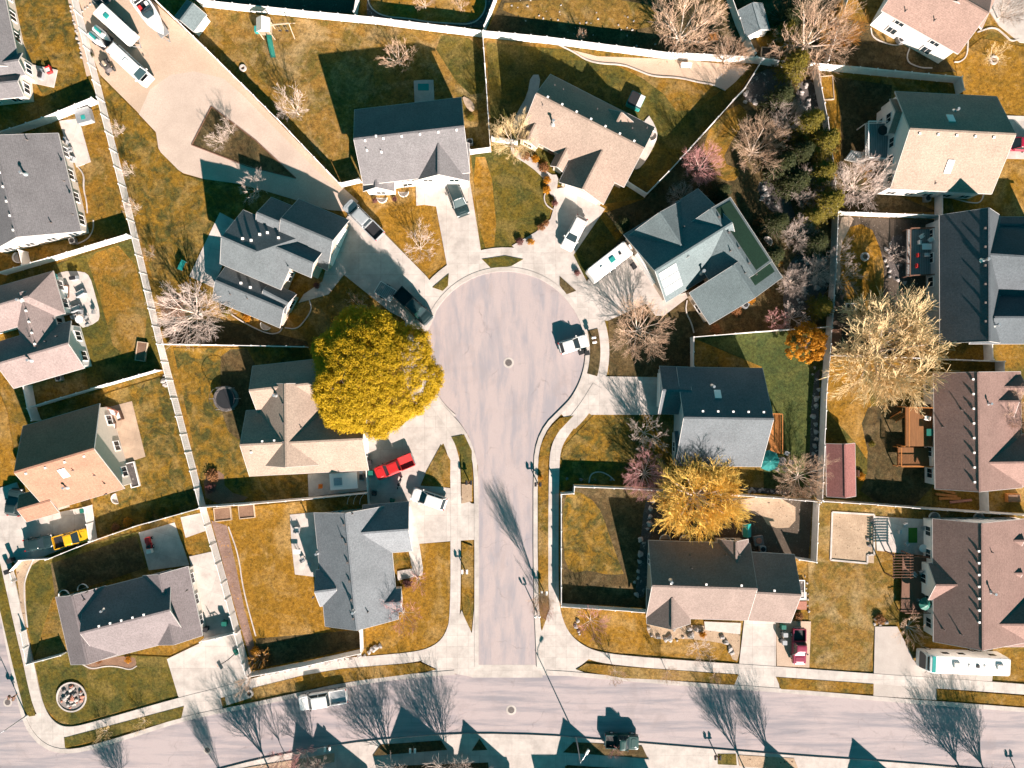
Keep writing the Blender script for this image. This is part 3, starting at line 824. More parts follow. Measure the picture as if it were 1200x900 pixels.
# dark complex house
h = House('dark grey multi-gabled house left of the turnaround below the gravel lot', R_SLATE, M['tan'])
h.wing((285, 246), (356, 276.5), (330, 340), 5.2, .66, 'gh', .58)
h.wing((350, 233), (409, 258), (384, 317), 3.4, .66)
h.wing((318, 231), (352, 245), (333, 292), 3.5, .68, over=.35)
h.wing((377, 296), (312, 268), (301, 298), 5.35, .62, over=.35)
h.wing((266, 310), (345, 343), (327, 384), 3.2, .45, over=.35)
h.wing((347, 345), (318, 330), (310, 355), 3.35, .7, over=.3)
h.finish().autowin(2.8).garage(1, 'b', .3, 2.8).garage(1, 'b', .72, 2.8)
h.vents([(285, 280), (295, 282), (305, 275), (314, 273), (327, 279), (283, 332), (294, 337)], size=.26); h.pipes([(340, 320), (290, 350), (270, 345)], .05, .4, 'iron')
# house under the yellow tree
h = House('tan-roofed house half hidden by the big yellow tree', R_PALE, M['cream'])
h.wing((296, 429), (402, 417), (406, 474), 3.4, .55)
h.wing((302, 450), (303, 545), (383, 541), 3.5, .5)
h.wing((288.5, 481), (428, 474), (433, 551), 3.3, .5)
h.wing((302, 446), (302, 472), (322, 472), 3.3, .6, 'gg', over=.3)
h.finish().autowin(4).garage(2, 'b', .5, 4.8)
h.flue((324, 463)); h.ridgevents(1, 3, -1, .25, .7, .35, 'iron'); h.vents([(308, 517), (322, 516), (295, 530)]); h.pipes([(353, 501)], .06, .4, 'iron')
# grey house below it
h = House('grey house with ridge running down the photo, left of the street stem', R_SLATE, M['cream'])
h.rm = roof('blue_grey_shingle', (.16, .17, .182))
h.wing((368, 601), (381, 734), (467, 725), 3.4, .48)
h.wing((479, 588), (425, 592), (428, 650), 3.4, .5)
h.wing((370, 668), (395, 665), (398, 708), 3.3, .55, over=.35)
h.wing((470, 690), (440, 692), (441, 719), 3.3, .5, over=.35)
h.finish().autowin(3.6).garage(1, 'a', .5, 5)
h.ridgevents(0, 6, -1, .1, .9, .4, 'iron'); h.flue((372, 648), .1, .8); h.flue((415, 716), .12, .9); h.pipes([(413, 602), (401, 630), (431, 717), (367, 700)], .06, .5, 'iron')
# teal roofed house right of the turnaround
h = House('grey-green roofed house with solar panels, right of the turnaround behind a camper', R_TEAL, M['tan'])
h.wing((856, 231), (905, 306), (843, 346), 4.8, .56)
h.wing((893, 288), (917, 325), (831, 379), 4.6, .45)
h.wing((731, 275), (818, 221), (870, 299), 3.7, .72, 'gg', .6)
h.wing((735, 277), (768, 327), (831, 285), 3.8, .62)
h.rm = R_TEAL
h.finish().autowin(3.6, skip=((2, 'a'),))
h.wings[2].over = h.wings[2].over
h.garage(2, 'a', .5, 5.0)
h.flue((822, 319), .14, 1.3); h.pipes([(801, 266), (873, 320), (886, 322), (856, 294)], .06, .5, 'iron'); h.ridgevents(0, 4, -1, .15, .85, .45, 'iron')
w = h.wings[2]
mbp = MB(); fr = MB()
def panel_pt(u, v): 
    p = w.at(u, v, 0); p.z = w.h(p) + .10; return p
vdir = 1 if (P((773, 321), 4) - w.at(0, 0, 0)).dot(w.e2) > w.W * w.rf else -1
cu, cv = w.uv(P((786, 328), 4.6))
h2 = h
sol = MB()
for i in range(3):
    for j in range(2):
        u0 = max(.3, cu - 1.72) + j * 1.45; v0 = cv - 1.6 + i * 1.08
        q = [panel_pt(u0, v0), panel_pt(u0 + 1.38, v0), panel_pt(u0 + 1.38, v0 + 1.02), panel_pt(u0, v0 + 1.02)]
        n = (q[1] - q[0]).cross(q[3] - q[0]).normalized()
        if n.z < 0: q = q[::-1]; n = -n
        mb_ = MB(); mb_.add([p - n * .05 for p in q] + [p for p in q], [(3, 2, 1, 0), (4, 5, 6, 7)] + [(a, (a + 1) % 4, 4 + (a + 1) % 4, 4 + a) for a in range(4)])
        h.child('solar_panel', mb_, M['solar'], h.roof)
w = h.wings[0]; w1 = h.wings[1]
for wv, ua, ub in ((w, .04, .97), (w1, .3, .75)):
    sgn = -1 if wv.h(wv.at(wv.L * .5, wv.W * .2, 0)) and (P((890, 285), 5) - wv.at(0, 0, 0)).dot(wv.e2) < wv.W * .5 else 1
    va, vb = (.05, .40) if sgn < 0 else (.60, .95)
    q = []
    for u, v in ((ua, va), (ub, va), (ub, vb), (ua, vb)):
        p = wv.at(wv.L * u, wv.W * v, 0); p.z = wv.h(p) + .07; q.append(p)
    if (q[1] - q[0]).cross(q[3] - q[0]).z < 0: q = q[::-1]
    MBq = MB(); MBq.add(q + [p - Vector((0, 0, .06)) for p in q], [(0, 1, 2, 3), (7, 6, 5, 4)] + [(a, 4 + a, 4 + (a + 1) % 4, (a + 1) % 4) for a in range(4)])
    h.child('added_slope_sheet', MBq, roof('dark_green_sheet', (.012, .034, .021)), h.roof)  # added dark green sheet laid over the roof slope
# teal dark house with umbrella deck
h = House('grey house with dark upper slope, orange deck and teal parasol beside it', R_SLATE, M['grey_wall'])
h.rm = roof('grey_teal_shingle', (.105, .115, .125))
h.wing((793, 430), (893.5, 431.5), (892, 547), 4.0, .52)
h.wing((773, 429), (806, 430), (806, 486), 3.6, .6, over=.4)
h.wing((790, 505), (850, 506), (850, 545), 3.6, .45, over=.4)
h.finish().autowin(3.6).garage(1, 'a', .5, 4.9)
h.ridgevents(0, 5, -1, .22, .9, .9); h.skylight((841, 462), 0); h.flue((835, 453), .12, .7); h.pipes([(843, 539)], .07, .4, 'iron')
# house at the street corner
h = House('long grey-and-tan roofed house with a rock garden front, right of the street stem', R_TAN, M['tan'])
h.rm = roof('taupe_shingle', (.19, .145, .128))
h.wing((760, 633.5), (879, 637), (875, 727), 3.3, .5)
h.wing((870, 646.5), (931, 650), (927, 730), 3.2, .5)
h.wing((841, 632), (841, 668), (877, 668), 3.3, .55, over=.35)
h.wing((758, 731), (758, 690), (809, 690), 3.3, .6, over=.35)
h.finish().autowin(3.4).garage(1, 's1', .3, 5).door(0, 's1', .62)
h.ridgevents(0, 3, -1, .18, .85, .4); h.ridgevents(1, 1, -1, .4, .6, .4); h.pipes([(808, 650), (850, 650), (810, 665), (866, 650)], .06, .5, 'iron'); h.flue((786, 681), .12, .6)
# upper right
h = House('brown-roofed white house cut by the top edge of the photo at upper right', roof('rose_tan_shingle', (.26, .175, .145)), M['white'])
h.wing((1033, 12), (1123, 63), (1163, -8), 5.6, .45)
h.wing((1090, -60), (1065, -5), (1150, 35), 5.4, .4)
h.finish().autowin(4.6); h.pipes([(1061, 13), (1095, 24)], .06, .5, 'iron')
h = House('tall two-storey white house with pale tan south roof slope, upper right', R_PALE, M['white'])
h.wing((1049, 107), (1168, 113), (1160, 227), 5.8, .5)
h.wing((1043, 116), (1085, 118), (1083, 158), 5.4, .55, over=.35)
h.wing((1140, 148), (1172, 150), (1170, 198), 3.4, .45)
h.finish().autowin(2.4)
h.ridgevents(0, 5, 1, .1, .8, .5); h.skylight((1112, 195), 0, .7, 1.6); h.skylight((1114, 139), 0, .7, 1.2); h.flue((1119, 130), .12, .7); h.pipes([(1096, 215)], .06, .4, 'iron')
h = House('slate-roofed house with red chairs on its rear deck, right edge', R_SLATE, M['grey_wall'])
h.rm = roof('slate_dark_shingle', (.075, .086, .096))
h.wing((1101, 252), (1101.5, 402), (1172, 402), 5.2, .76)
h.wing((1230, 268), (1136, 262), (1136, 345), 5.0, .60, 'gg')
h.wing((1230, 345), (1136, 345), (1136, 403), 4.9, .66)
h.wing((1160, 254), (1230, 254), (1230, 275), 4.2, .5)
h.finish().autowin(3)
h.ridgevents(0, 6, -1, .15, .85, .4, 'iron'); h.flue((1152, 305), .13, 1.0); h.flue((1165, 381), .13, .9)
h = House('brown-roofed house with a two-level orange timber deck, right edge', R_BROWN, M['white'])
h.wing((1094, 437), (1096, 573), (1198, 571), 4.2, .58, 'gg', .345)
h.wing((1230, 508), (1144, 509), (1146, 571), 4.0, .55)
h.wing((1195, 437), (1150, 437), (1150, 470), 4.0, .55)
h.wing((1184, 440), (1146, 440), (1146, 500), 4.0, .4)
h.finish().autowin(3)
h.ridgevents(0, 8, -1, .06, .92, .55); h.flue((1158, 473), .11, .6); h.pipes([(1127, 480), (1105, 500)], .06, .5, 'iron')
h = House('brown-roofed house beside the white motorhome, right edge', R_BROWN, M['white'])
h.wing((1093, 608), (1094, 752), (1212, 753), 4.0, .58, 'gg', .33)
h.wing((1088, 660), (1140, 660), (1140, 703), 3.9, .55, over=.35)
h.wing((1235, 692), (1150, 692), (1152, 758), 3.8, .5)
h.wing((1192, 612), (1150, 612), (1150, 650), 3.9, .5)
h.wing((1190, 650), (1150, 650), (1150, 688), 3.85, .5)
h.finish().autowin(3)
h.ridgevents(0, 7, -1, .22, .78, .4); h.flue((1161, 694), .12, .9); h.pipes([(1105, 737), (1126, 743), (1162, 647)], .06, .5, 'iron')
# left column
h = House('pink-grey roofed house cut by the upper left corner', R_GREY, M['cream'])
h.wing((0, -30), (23, 78), (-60, 96), 3.8, .5)
h.wing((30, 88), (-20, 96), (-25, 70), 3.6, .6, over=.35)
h.wing((28, 113), (-30, 119), (-26, 90), 3.4, .5, over=.35)
h.finish().autowin(2.8)
h = House('mauve-grey roofed house with a white patio behind it, upper left', R_GREY, M['cream'])
h.wing((68, 156), (95, 271), (-14, 298), 3.7, .42)
h.wing((-60, 196), (20, 176), (36, 236), 3.6, .5)
h.wing((-60, 262), (20, 243), (28, 280), 3.6, .5)
h.finish().autowin(2.8)
h.ridgevents(0, 7, 1, .08, .93, .2); h.pipes([(60, 261), (85, 251), (75, 212), (32, 164)], .06, .5, 'iron'); h.flue((29, 204), .12, .8)
h = House('cross-gabled mauve house with a busy white patio at the left edge', R_GREY, M['white'])
h.rm = roof('rose_grey_shingle', (.21, .165, .155))
h.wing((-60, 352), (62, 317.5), (77, 367), 3.6, .5, 'gh')
h.wing((12, 350), (32, 425), (75, 413), 3.7, .5, 'gg')
h.wing((0, 400), (83, 376), (99, 431), 3.6, .5)
h.finish().autowin(2.6)
h.ridgevents(1, 5, 1, .12, .8, .15); h.pipes([(35, 395), (54, 400), (67, 394)], .06, .5, 'iron'); h.flue((25, 352), .12, .8); h.flue((36, 422), .12, .6)
h = House('orange-tan roofed house with a yellow pickup on its drive, left edge', R_WARM, M['cream'])
h.wing((27, 499.5), (116.5, 473), (144, 573), 4.2, .55)
h.wing((22, 580), (60, 569), (72, 600), 4.1, .45, over=.4)
h.finish().autowin(3.0)
h.ridgevents(0, 4, 1, .12, .85, .6); h.skylight((75, 554), 0, .8, 1.3); h.flue((78, 571), .12, .7); h.pipes([(86, 551), (111, 557), (124, 579)], .06, .4, 'iron')
h = House('mauve-roofed corner house above the rock ring lawn, lower left', R_GREY, M['cream'])
h.rm = roof('taupe_grey_shingle', (.165, .14, .142))
h.wing((65, 700), (83, 779), (141, 765), 3.3, .42)
h.wing((167, 675), (184, 756), (239, 753), 3.3, .42)
h.wing((98, 694), (200, 668), (218, 748), 3.35, .46)
h.finish().autowin(3).garage(1, 'b', .5, 5)
h.ridgevents(2, 5, -1, .22, .72, .3); h.flue((121, 715), .1, .5); h.pipes([(99, 703), (102, 694), (219, 692)], .06, .5, 'iron')
# houses just below the frame: their gables throw the teal shadows on the street
def south(label, x0, x1, gables, hr=6.6, y0=938):
    h = House(label, R_TAN, M['tan'], group='houses along the south side of the street')
    h.wing((x0, y0 + 14), (x1, y0 + 14), (x1, y0 + 95), 3.2, .45)
    for gx, wd, gy, z in gables:
        k = CAMH / (CAMH - 3.2 * .77); z = z * .83
        f = lambda x, y: (600 + (x - 600) * k, 450 + (y - 450) * k)
        h.wing(f(gx - wd / 2, gy), f(gx - wd / 2, gy + 60), f(gx + wd / 2, gy + 60), 3.2, (z - 3.2 * .77) / (wd / 16.0) / 1.22, over=.4)
    h.finish().autowin(4)
south('tan house below the photo edge whose twin gables shade the street left of the centre', 330, 440, [(386, 56, 930, 6.6), (411, 70, 931, 6.6)], y0=935)
south('tan house below the photo edge whose wide gable shades the street below the stem', 470, 610, [(509, 76, 911, 6.6), (582, 60, 927, 6.6)], y0=920)
south('tan house below the photo edge behind the dark green pickup', 660, 780, [(698, 60, 922, 6.4)], y0=920)
south('tan house below the photo edge with one gable shadow right of the pickup', 880, 990, [(935, 56, 949, 6.4)], y0=950)
south('tan house below the photo edge nearest the lower right gable shadow', 1000, 1100, [(1037, 60, 946, 6.4)], y0=945)
# garden sheds
h = House('white shed with a teal-grey roof at the top of the gravel lot', R_TEAL, M['white'], 'shed', 'shed')
h.wing((204, 20), (219, 0), (242, 17), 2.3, .5, over=.15); h.finish()
h.child('door', MB().box(P((231, 37), 0) + Vector((0, 0, .95)), (.9, .1, 1.9), Matrix.Rotation(R(37), 3, 'Z')), M['cream'])
h = House('weathered pale shed with patchy roof near the top edge beside a bare tree', R_TEAL, M['white'], 'shed', 'shed')
h.rm = roof('patchy_shingle', (.17, .20, .21))
h.wing((865, 12), (874, 43), (902, 33), 2.6, .5, over=.15); h.finish()
h.child('door', MB().box(P((884, 41), 0) + Vector((0, 0, .95)), (.9, .1, 1.9), Matrix.Rotation(R(16), 3, 'Z')), M['cream'])
h = House('brick-red roofed shed standing against the long east fence', roof('red_brown_shingle', (.22, .095, .085)), M['tan'], 'shed', 'shed')
h.wing((968, 520), (969, 582), (1003, 582), 2.5, .5, over=.15); h.finish()
h.child('door', MB().box(P((999, 553), 0) + Vector((0, 0, .95)), (.1, .9, 1.9)), M['wood_brown'])
# ------------------------------------------------------------ trees and shrubs
def m_twig(name, c):
    return m_plain(name, c, .9, .1, var=.18, scale=.9)
TW = {'peach': m_twig('peach_twigs', (.43, .29, .20)), 'gold': m_twig('golden_twigs', (.70, .45, .11)), 'pink': m_twig('pink_twigs', (.42, .21, .20)),
      'white': m_twig('whitish_twigs', (.47, .375, .325)), 'grey': m_twig('grey_twigs', (.36, .29, .25)), 'orange': m_twig('orange_twigs', (.46, .23, .06)),
      'straw': m_twig('straw_twigs', (.60, .44, .24))}
def rvec(rn, s): return Vector((rn.gauss(0, s), rn.gauss(0, s), rn.gauss(0, s)))
def bare_tree(seed, h, rad, trunk_h, nb, lift=.35, r0=.16, tw=.018, gnarl=.065, segs=3):
    """trunk + recursive limbs; returns (trunk mesh, crown mesh)"""
    rn = random.Random(seed); tb = MB(); cb = MB(); D = len(nb)
    lens = [1.0]
    def grow(p, d, ln, r, dep):
        pts = [p]; rs = [r]; q = p; dd = d
        for k in range(segs):
            dd = (dd + rvec(rn, gnarl) + Vector((0, 0, .05 * (1 if dep < 2 else .3)))).normalized()
            q = q + dd * ln / segs; pts.append(q); rs.append(max(tw, r * (1 - .62 * (k + 1) / segs)))
        (tb if dep == 0 else cb).tube(pts, rs, 5 if dep == 0 else 3, cap=False)
        if dep >= D - 1: return
        n = nb[dep + 1]
        for k in range(n):
            t = .28 + .72 * (k + rn.random() * .8) / n; t = min(t, .999)
            i = min(int(t * segs), segs - 1); f = t * segs - i
            b = pts[i].lerp(pts[i + 1], f); tan = (pts[i + 1] - pts[i]).normalized()
            a = Vector((rn.gauss(0, 1), rn.gauss(0, 1), rn.gauss(0, .75))); a = (a - tan * a.dot(tan)).normalized()
            ang = rn.uniform(.35, .8)
            nd = (tan * math.cos(ang) + a * math.sin(ang) + Vector((0, 0, .18 * lift))).normalized()
            grow(b, nd, ln * rn.uniform(.45, .72) * (1.15 - .4 * t), rs[i] * .62, dep + 1)
    tb.tube([Vector((0, 0, -.1)), Vector((rn.gauss(0, .03), rn.gauss(0, .03), trunk_h * .5)), Vector((0, 0, trunk_h))], [r0 * 1.5, r0 * 1.05, r0 * .9], 7)
    n0 = nb[0]
    for k in range(n0):
        az = 2 * math.pi * (k + rn.uniform(-.3, .3)) / n0
        up = lift + rn.uniform(-.15, .25)
        if k % 3 == 0: up += .7
        d = Vector((math.cos(az), math.sin(az), up)).normalized()
        ln = rad / max(.35, math.sqrt(d.x ** 2 + d.y ** 2)) * rn.uniform(.72, .95)
        ln = min(ln, (h - trunk_h) / max(.2, d.z) * .8)
        grow(Vector((0, 0, trunk_h * rn.uniform(.75, 1.0))), d, ln, r0 * .62, 0)
    return tb, cb
TM = {}
def mesh_of(mb, name, mat):
    me = bpy.data.meshes.new(name); me.from_pydata(mb.v, [], mb.f); me.materials.append(mat); me.update(); return me
def tree_kind(key, h, rad, th, nb, seeds, **kw):
    TM[key] = []
    for sd in seeds:
        tb, cb = bare_tree(sd, h, rad, th, nb, **kw)
        TM[key].append((mesh_of(tb, 'trunk', M['bark']), mesh_of(cb, 'crown', TW['peach']), h, rad))
tree_kind('small', 4.2, 2.0, 1.0, [8, 5, 5, 3], (1, 2, 3), lift=.8, r0=.06, tw=.009)
tree_kind('medium', 6.5, 3.4, 1.3, [12, 7, 6, 5], (4, 5, 6), lift=.75, r0=.11, tw=.009)
tree_kind('large', 10, 5.0, 1.6, [12, 7, 6, 4], (7, 8), lift=.7, r0=.22, tw=.015)
tree_kind('willow', 9, 6.0, 1.8, [20, 9, 7, 5], (9, 10), lift=.55, r0=.30, tw=.021, gnarl=.05)
tree_kind('vase', 8.5, 2.6, 2.0, [13, 8, 6, 3], (11, 12), lift=2.2, r0=.09, tw=.009, gnarl=.06)
tree_kind('shrub', 1.8, 1.4, .2, [10, 5, 4], (13, 14), lift=.8, r0=.05, tw=.012)
NT = [0]
def tree(label, px, rpx, kind='medium', twig='peach', h=None, name='bare_tree', bark='bark_pale', group=None, rise=.55, cat='tree'):
    k = NT[0]; NT[0] += 1
    tm, cm, h0, r0 = TM[kind][k % len(TM[kind])]
    h = (h or h0) * .85
    b = P(px, h * rise); b.z = gz(b)
    o = thing(name, label, cat, b, k * 2.399, group)
    s = rpx / SC / r0 * (.86 if kind in ('small', 'medium', 'large') else 1)
    o.scale = (s, s, h / h0)
    for nm, me, mt in (('trunk', tm, M[bark]), ('crown', cm, TW[twig])):
        c = bpy.data.objects.new(nm, me); COL.objects.link(c); c.parent = o
        c.material_slots[0].link = 'OBJECT'; c.material_slots[0].material = mt
    return o
tree('big peach bare tree over the top fence right of centre', (802, 32), 38, 'large', 'peach', 9)
tree('big orange-twigged bare tree at the top beside the pale shed', (955, 40), 44, 'large', 'peach', 10)
tree('short orange bare tree with thin upright twigs left of the top shed corner', (985, 35), 26, 'medium', 'orange', 6)
tree('peach bare tree leaning over the white top fence next to the grey gravel', (856, 68), 23, 'medium', 'peach', 6)
tree('pale grey bare tree alone in the shaded back garden at upper right', (887, 173), 30, 'medium', 'peach', 7)
tree('pinkish red bare tree beside the thin diagonal fence', (823, 193), 24, 'medium', 'pink', 5)
tree('cream bare tree against the deck of the tall white house', (1006, 215), 33, 'medium', 'white', 7)
tree('huge golden-cream bare tree spreading over the fence at right', (1038, 410), 55, 'willow', 'straw', 9)
tree('spreading peach bare tree between the camper drive and the shaded drive', (750, 386), 37, 'medium', 'peach', 6)
tree('glowing golden round willow in the middle of the back fences, lower right of centre', (819, 584), 43, 'willow', 'gold', 7)
tree('peach bare tree beside the patio set and the east fence', (940, 560), 29, 'medium', 'peach', 5)
tree('wide pinkish white bare tree left of the dark multi-gabled house', (222, 366), 38, 'large', 'white', 7)
tree('whitish bare tree in front of the dark house with the teal parasol', (757, 508), 22, 'small', 'white', 5)
tree('pink bare tree touching the white fence left of the golden willow', (757, 556), 26, 'medium', 'pink', 4.5)
tree('slim bare tree casting a long thin shadow in the yard above the grey house', (343, 125), 19, 'small', 'white', 6)
tree('bare tree standing at the edge of the big house shadow, top centre', (466, 68), 20, 'small', 'peach', 4.5)
tree('small white bare tree in the triangular island nearest its middle', (256, 164), 13, 'small', 'white', 3)
tree('small white bare tree in the triangular island nearer its upper edge', (268, 152), 11, 'small', 'white', 3)
tree('whitish bare tree leaning over the lower edge of the gravel lot', (298, 221), 18, 'small', 'white', 3.5)
tree('pale slim bare tree on the gold lawn left of the dark car drive', (491, 288), 20, 'small', 'white', 5.5)
tree('yellow-white bare tree at the left corner of the tan-roofed house', (601, 165), 26, 'medium', 'straw', 7)
tree('small bare tree inside a white ring above the yellow tree', (420, 358), 15, 'small', 'peach', 4)
tree('pinkish bare tree on the corner lawn left of the stem', (471, 722), 21, 'small', 'pink', 5)
tree('pink bare tree on the corner lawn right of the stem', (693, 730), 20, 'small', 'pink', 4)
tree('small bare tree in the strip by the street, nearer the corner of the stem', (722, 790), 12, 'small', 'peach', 4)
tree('small bare tree in the strip by the street, nearer the gravel parking', (784, 791), 11, 'small', 'peach', 4)
tree('spiky white bare tree in the rock garden lawn', (820, 763), 16, 'small', 'white', 3.5)
tree('pinkish bush growing beside the sidewalk strip at the bottom left', (355, 889), 20, 'small', 'pink', 3.5)
tree('faint pink bush on the brown strip at the very bottom left of centre', (326, 895), 16, 'small', 'pink', 6)
tree('brown bare bush below the patio of the brown-roofed house', (1067, 737), 18, 'shrub', 'peach', 2.2)
tree('short white tree leaning on the long fence, topmost of four', (139, 153), 9, 'small', 'white', 2.6)
tree('short white tree on the long fence below the hot tub patio', (151, 200), 9, 'small', 'white', 2.8)
tree('short white tree on the long fence at the end of the cross fence', (157, 244), 10, 'small', 'white', 2.8)
tree('short peach tree on the long fence, lowest of four', (176, 297), 10, 'small', 'peach', 2.8)
tree('peach bare tree over the brown roof at the right edge', (1188, 484), 23, 'medium', 'peach', 6)
tree('small pale tree in a white ring on the gold lawn, upper right', (1166, 66), 14, 'small', 'straw', 3)
tree('grey-brown bare tree beside the gravel drive at the upper right corner', (1182, 12), 20, 'medium', 'grey', 5)
tree('narrow bare tree beside the street stem throwing the long fan shadow', (635, 700), 11, 'vase', 'peach', 8.1, rise=.5)
tree('pinkish thin tree on the strip where the stem meets the street', (640, 716), 9, 'small', 'pink', 4)
tree('grey bare tree in shade against the east side of the golden ring lawn', (985, 300), 17, 'small', 'grey', 4)
tree('grey bare tree in the ring lawn nearer the big golden tree', (988, 330), 18, 'small', 'grey', 4)
tree('pale grey bush beside the thin white fence of the shaded garden', (908, 376), 14, 'small', 'pink', 3)
tree('whitish bush in the shaded garden next to the orange shrub', (930, 372), 16, 'small', 'white', 3)
tree('pale lilac bush row at the shaded east fence, upper right', (957, 318), 17, 'small', 'white', 3)
tree('thin bare tree in the yard at the top between the oval lawn and fence', (497, 2), 14, 'small', 'peach', 4)
tree('thin bare sapling beside the curved edging at the top', (540, 6), 9, 'small', 'peach', 3)
tree('pale twiggy bush behind the top fence left of the peach tree', (681, 42), 7, 'shrub', 'peach', 2)
tree('slim bare tree in the strip between walk and street at lower left', (288, 800), 10, 'small', 'peach', 5)
tree('flat straw-coloured sapling lying over the lower left strip', (123, 858), 10, 'small', 'straw', 2.2)
tree('straw-coloured sapling on the lower left strip nearer the driveway', (168, 847), 9, 'small', 'straw', 2.2)
tree('bare peach bush by the walk on the strip left of the gravel parking', (838, 793), 8, 'shrub', 'peach', 1.6)
tree('pinkish bush in the shaded strip behind the green pickup', (720, 880), 8, 'shrub', 'pink', 1.6)
tree('grey-orange shrub tangle in the dry bed by the rear deck', (1052, 300), 15, 'shrub', 'grey', 1.6)
tree('orange twiggy shrub under the deck of the tall white house', (1016, 195), 14, 'shrub', 'orange', 2)
tree('pink twiggy shrub at the front corner of the grey left house', (490, 680), 12, 'shrub', 'pink', 1.8)
tree('orange twiggy bush at the lower end of the mulch strip', (306, 772), 12, 'shrub', 'orange', 1.8)
# street trees that stand along the south walk, shadows fanning over the street
for lb, p, hh, rp in (('vase-shaped bare street tree whose fan shadow crosses left of the twin gables', (318, 905), 7.6, 26), ('vase-shaped bare street tree shading the road just right of the twin gables', (376, 890), 5.6, 15),
        ('wide bare street tree shading the road below the white work pickup', (467, 905), 7.4, 30), ('wide bare street tree shading the road left of the stem mouth', (532, 900), 7.4, 30),
        ('narrow bare street tree, its trunk in the brown strip at the bottom right of centre', (873, 902), 7.2, 19), ('narrow bare street tree beside the bottom gable shadow right of centre', (910, 900), 7.0, 18),
        ('wide bare street tree shading the road in front of the motorhome', (1130, 912), 7.2, 30), ('wide bare street tree, rightmost at the bottom edge', (1160, 916), 7.4, 28),
        ('bare street tree beyond the lower left corner of the photo', (150, 925), 5.0, 18), ('bare street tree beyond the photo edge below the driveway', (268, 925), 6.5, 10)):
    o = tree(lb, p, rp, 'vase', 'grey', hh, name='street_tree', bark='bark', rise=0, group='bare street trees along the south walk')

# ---- leafy foliage
def leaf_cloud(mb, clumps, per, size, rn, squash=.75, up=.35):
    for c, r in clumps:
        for _ in range(per):
            d = rvec(rn, 1).normalized(); rr = r * (rn.random() ** .4)
            p = c + Vector((d.x, d.y, d.z * squash)) * rr
            n = (d + Vector((0, 0, up)) + rvec(rn, .45)).normalized()
            a = n.orthogonal().normalized(); t = rn.uniform(0, 6.28); b = n.cross(a)
            u = a * math.cos(t) + b * math.sin(t); v = n.cross(u); s = size * rn.uniform(.6, 1.3)
            mb.add([p - u * s * .5 - v * s * .16, p + v * -.05 * s - v * s * .4, p + u * s * .55, p + v * s * .42], [(0, 1, 2, 3)])
L_YEL = m_leaf('yellow_leaves', (.36, .225, .006), (.46, .30, .010), (.52, .36, .02))
L_OLV = m_leaf('olive_needles', (.07, .065, .012), (.17, .13, .014), (.27, .19, .018))
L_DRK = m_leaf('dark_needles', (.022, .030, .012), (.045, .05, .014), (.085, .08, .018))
L_ORG = m_leaf('orange_leaves', (.30, .12, .010), (.48, .21, .012), (.55, .28, .03))
L_BRN = m_leaf('rusty_leaves', (.16, .07, .03), (.28, .13, .05))
L_GRN = m_leaf('green_leaves', (.06, .08, .02), (.11, .13, .03))
L_RED = m_leaf('wine_leaves', (.10, .04, .04), (.19, .08, .07))
def leafy_tree(label, px, rpx, h, mat, seed, nclump=170, per=120, size=.34, name='leafy_tree', rise=.55, clr=1.05, up=.35):
    rn = random.Random(seed); b = P(px, h * rise); b.z = gz(b); o = thing(name, label, 'tree', b)
    rad = rpx / SC * (1 - h * .6 / CAMH); tb = MB(); th = h * .38
    tb.tube([(0, 0, -.1), (.05, 0, th * .5), (0, .05, th)], [.34, .26, .22], 9)
    cl = []
    lob = [rn.uniform(0, 6.28) for _ in range(4)]
    for k in range(nclump):
        z = 1 - 1.25 * (k + .5) / nclump; az = k * 2.39996 + rn.uniform(-.2, .2)
        rr = math.sqrt(max(0, 1 - z * z)) if z > -.2 else .97
        R_ = rad * (1 + .07 * math.sin(3 * az + lob[0] + 2 * z) + .06 * math.sin(6 * az + lob[1] + 4 * z) + rn.uniform(-.05, .03) + .035 * math.sin(9 * az + lob[2]) + .03 * math.sin(7 * z * 3 + 2 * az))
        c = Vector((R_ * rr * math.cos(az), R_ * rr * math.sin(az), h * .52 + (h * .44) * z * rn.uniform(.9, 1.0)))
        cl.append((c * 1.0 - Vector((c.x, c.y, 0)) * .08, clr * rn.uniform(.6, 1.15)))
    for k in range(10):
        i = rn.randrange(len(cl)); e = cl[i][0] * .75; e.z = max(e.z * .95, th)
        tb.tube([(0, 0, th * .8), Vector((e.x * .4, e.y * .4, th + (e.z - th) * .5)), e], [.16, .09, .03], 5)
    for k in range(nclump // 6):
        a = rn.uniform(0, 6.28); q = rad * .7 * math.sqrt(rn.random())
        cl.append((Vector((q * math.cos(a), q * math.sin(a), h * rn.uniform(.45, .75))), clr * 1.1))
    fb = MB(); leaf_cloud(fb, cl, per, size, rn, up=up)
    tb.build('trunk', M['bark'], o); fb.build('crown', mat, o)
    return o
leafy_tree('big round yellow tree hiding the corner of a house left of the turnaround', (437, 437), 76, 10, L_YEL, 3, 1500, 105, .155, clr=.72, up=.8)
leafy_tree('small round bright orange tree under the corner of the shaded garden fence', (945, 402), 23, 4.2, L_ORG, 5, 60, 90, .22, 'ornamental_tree', clr=.55)
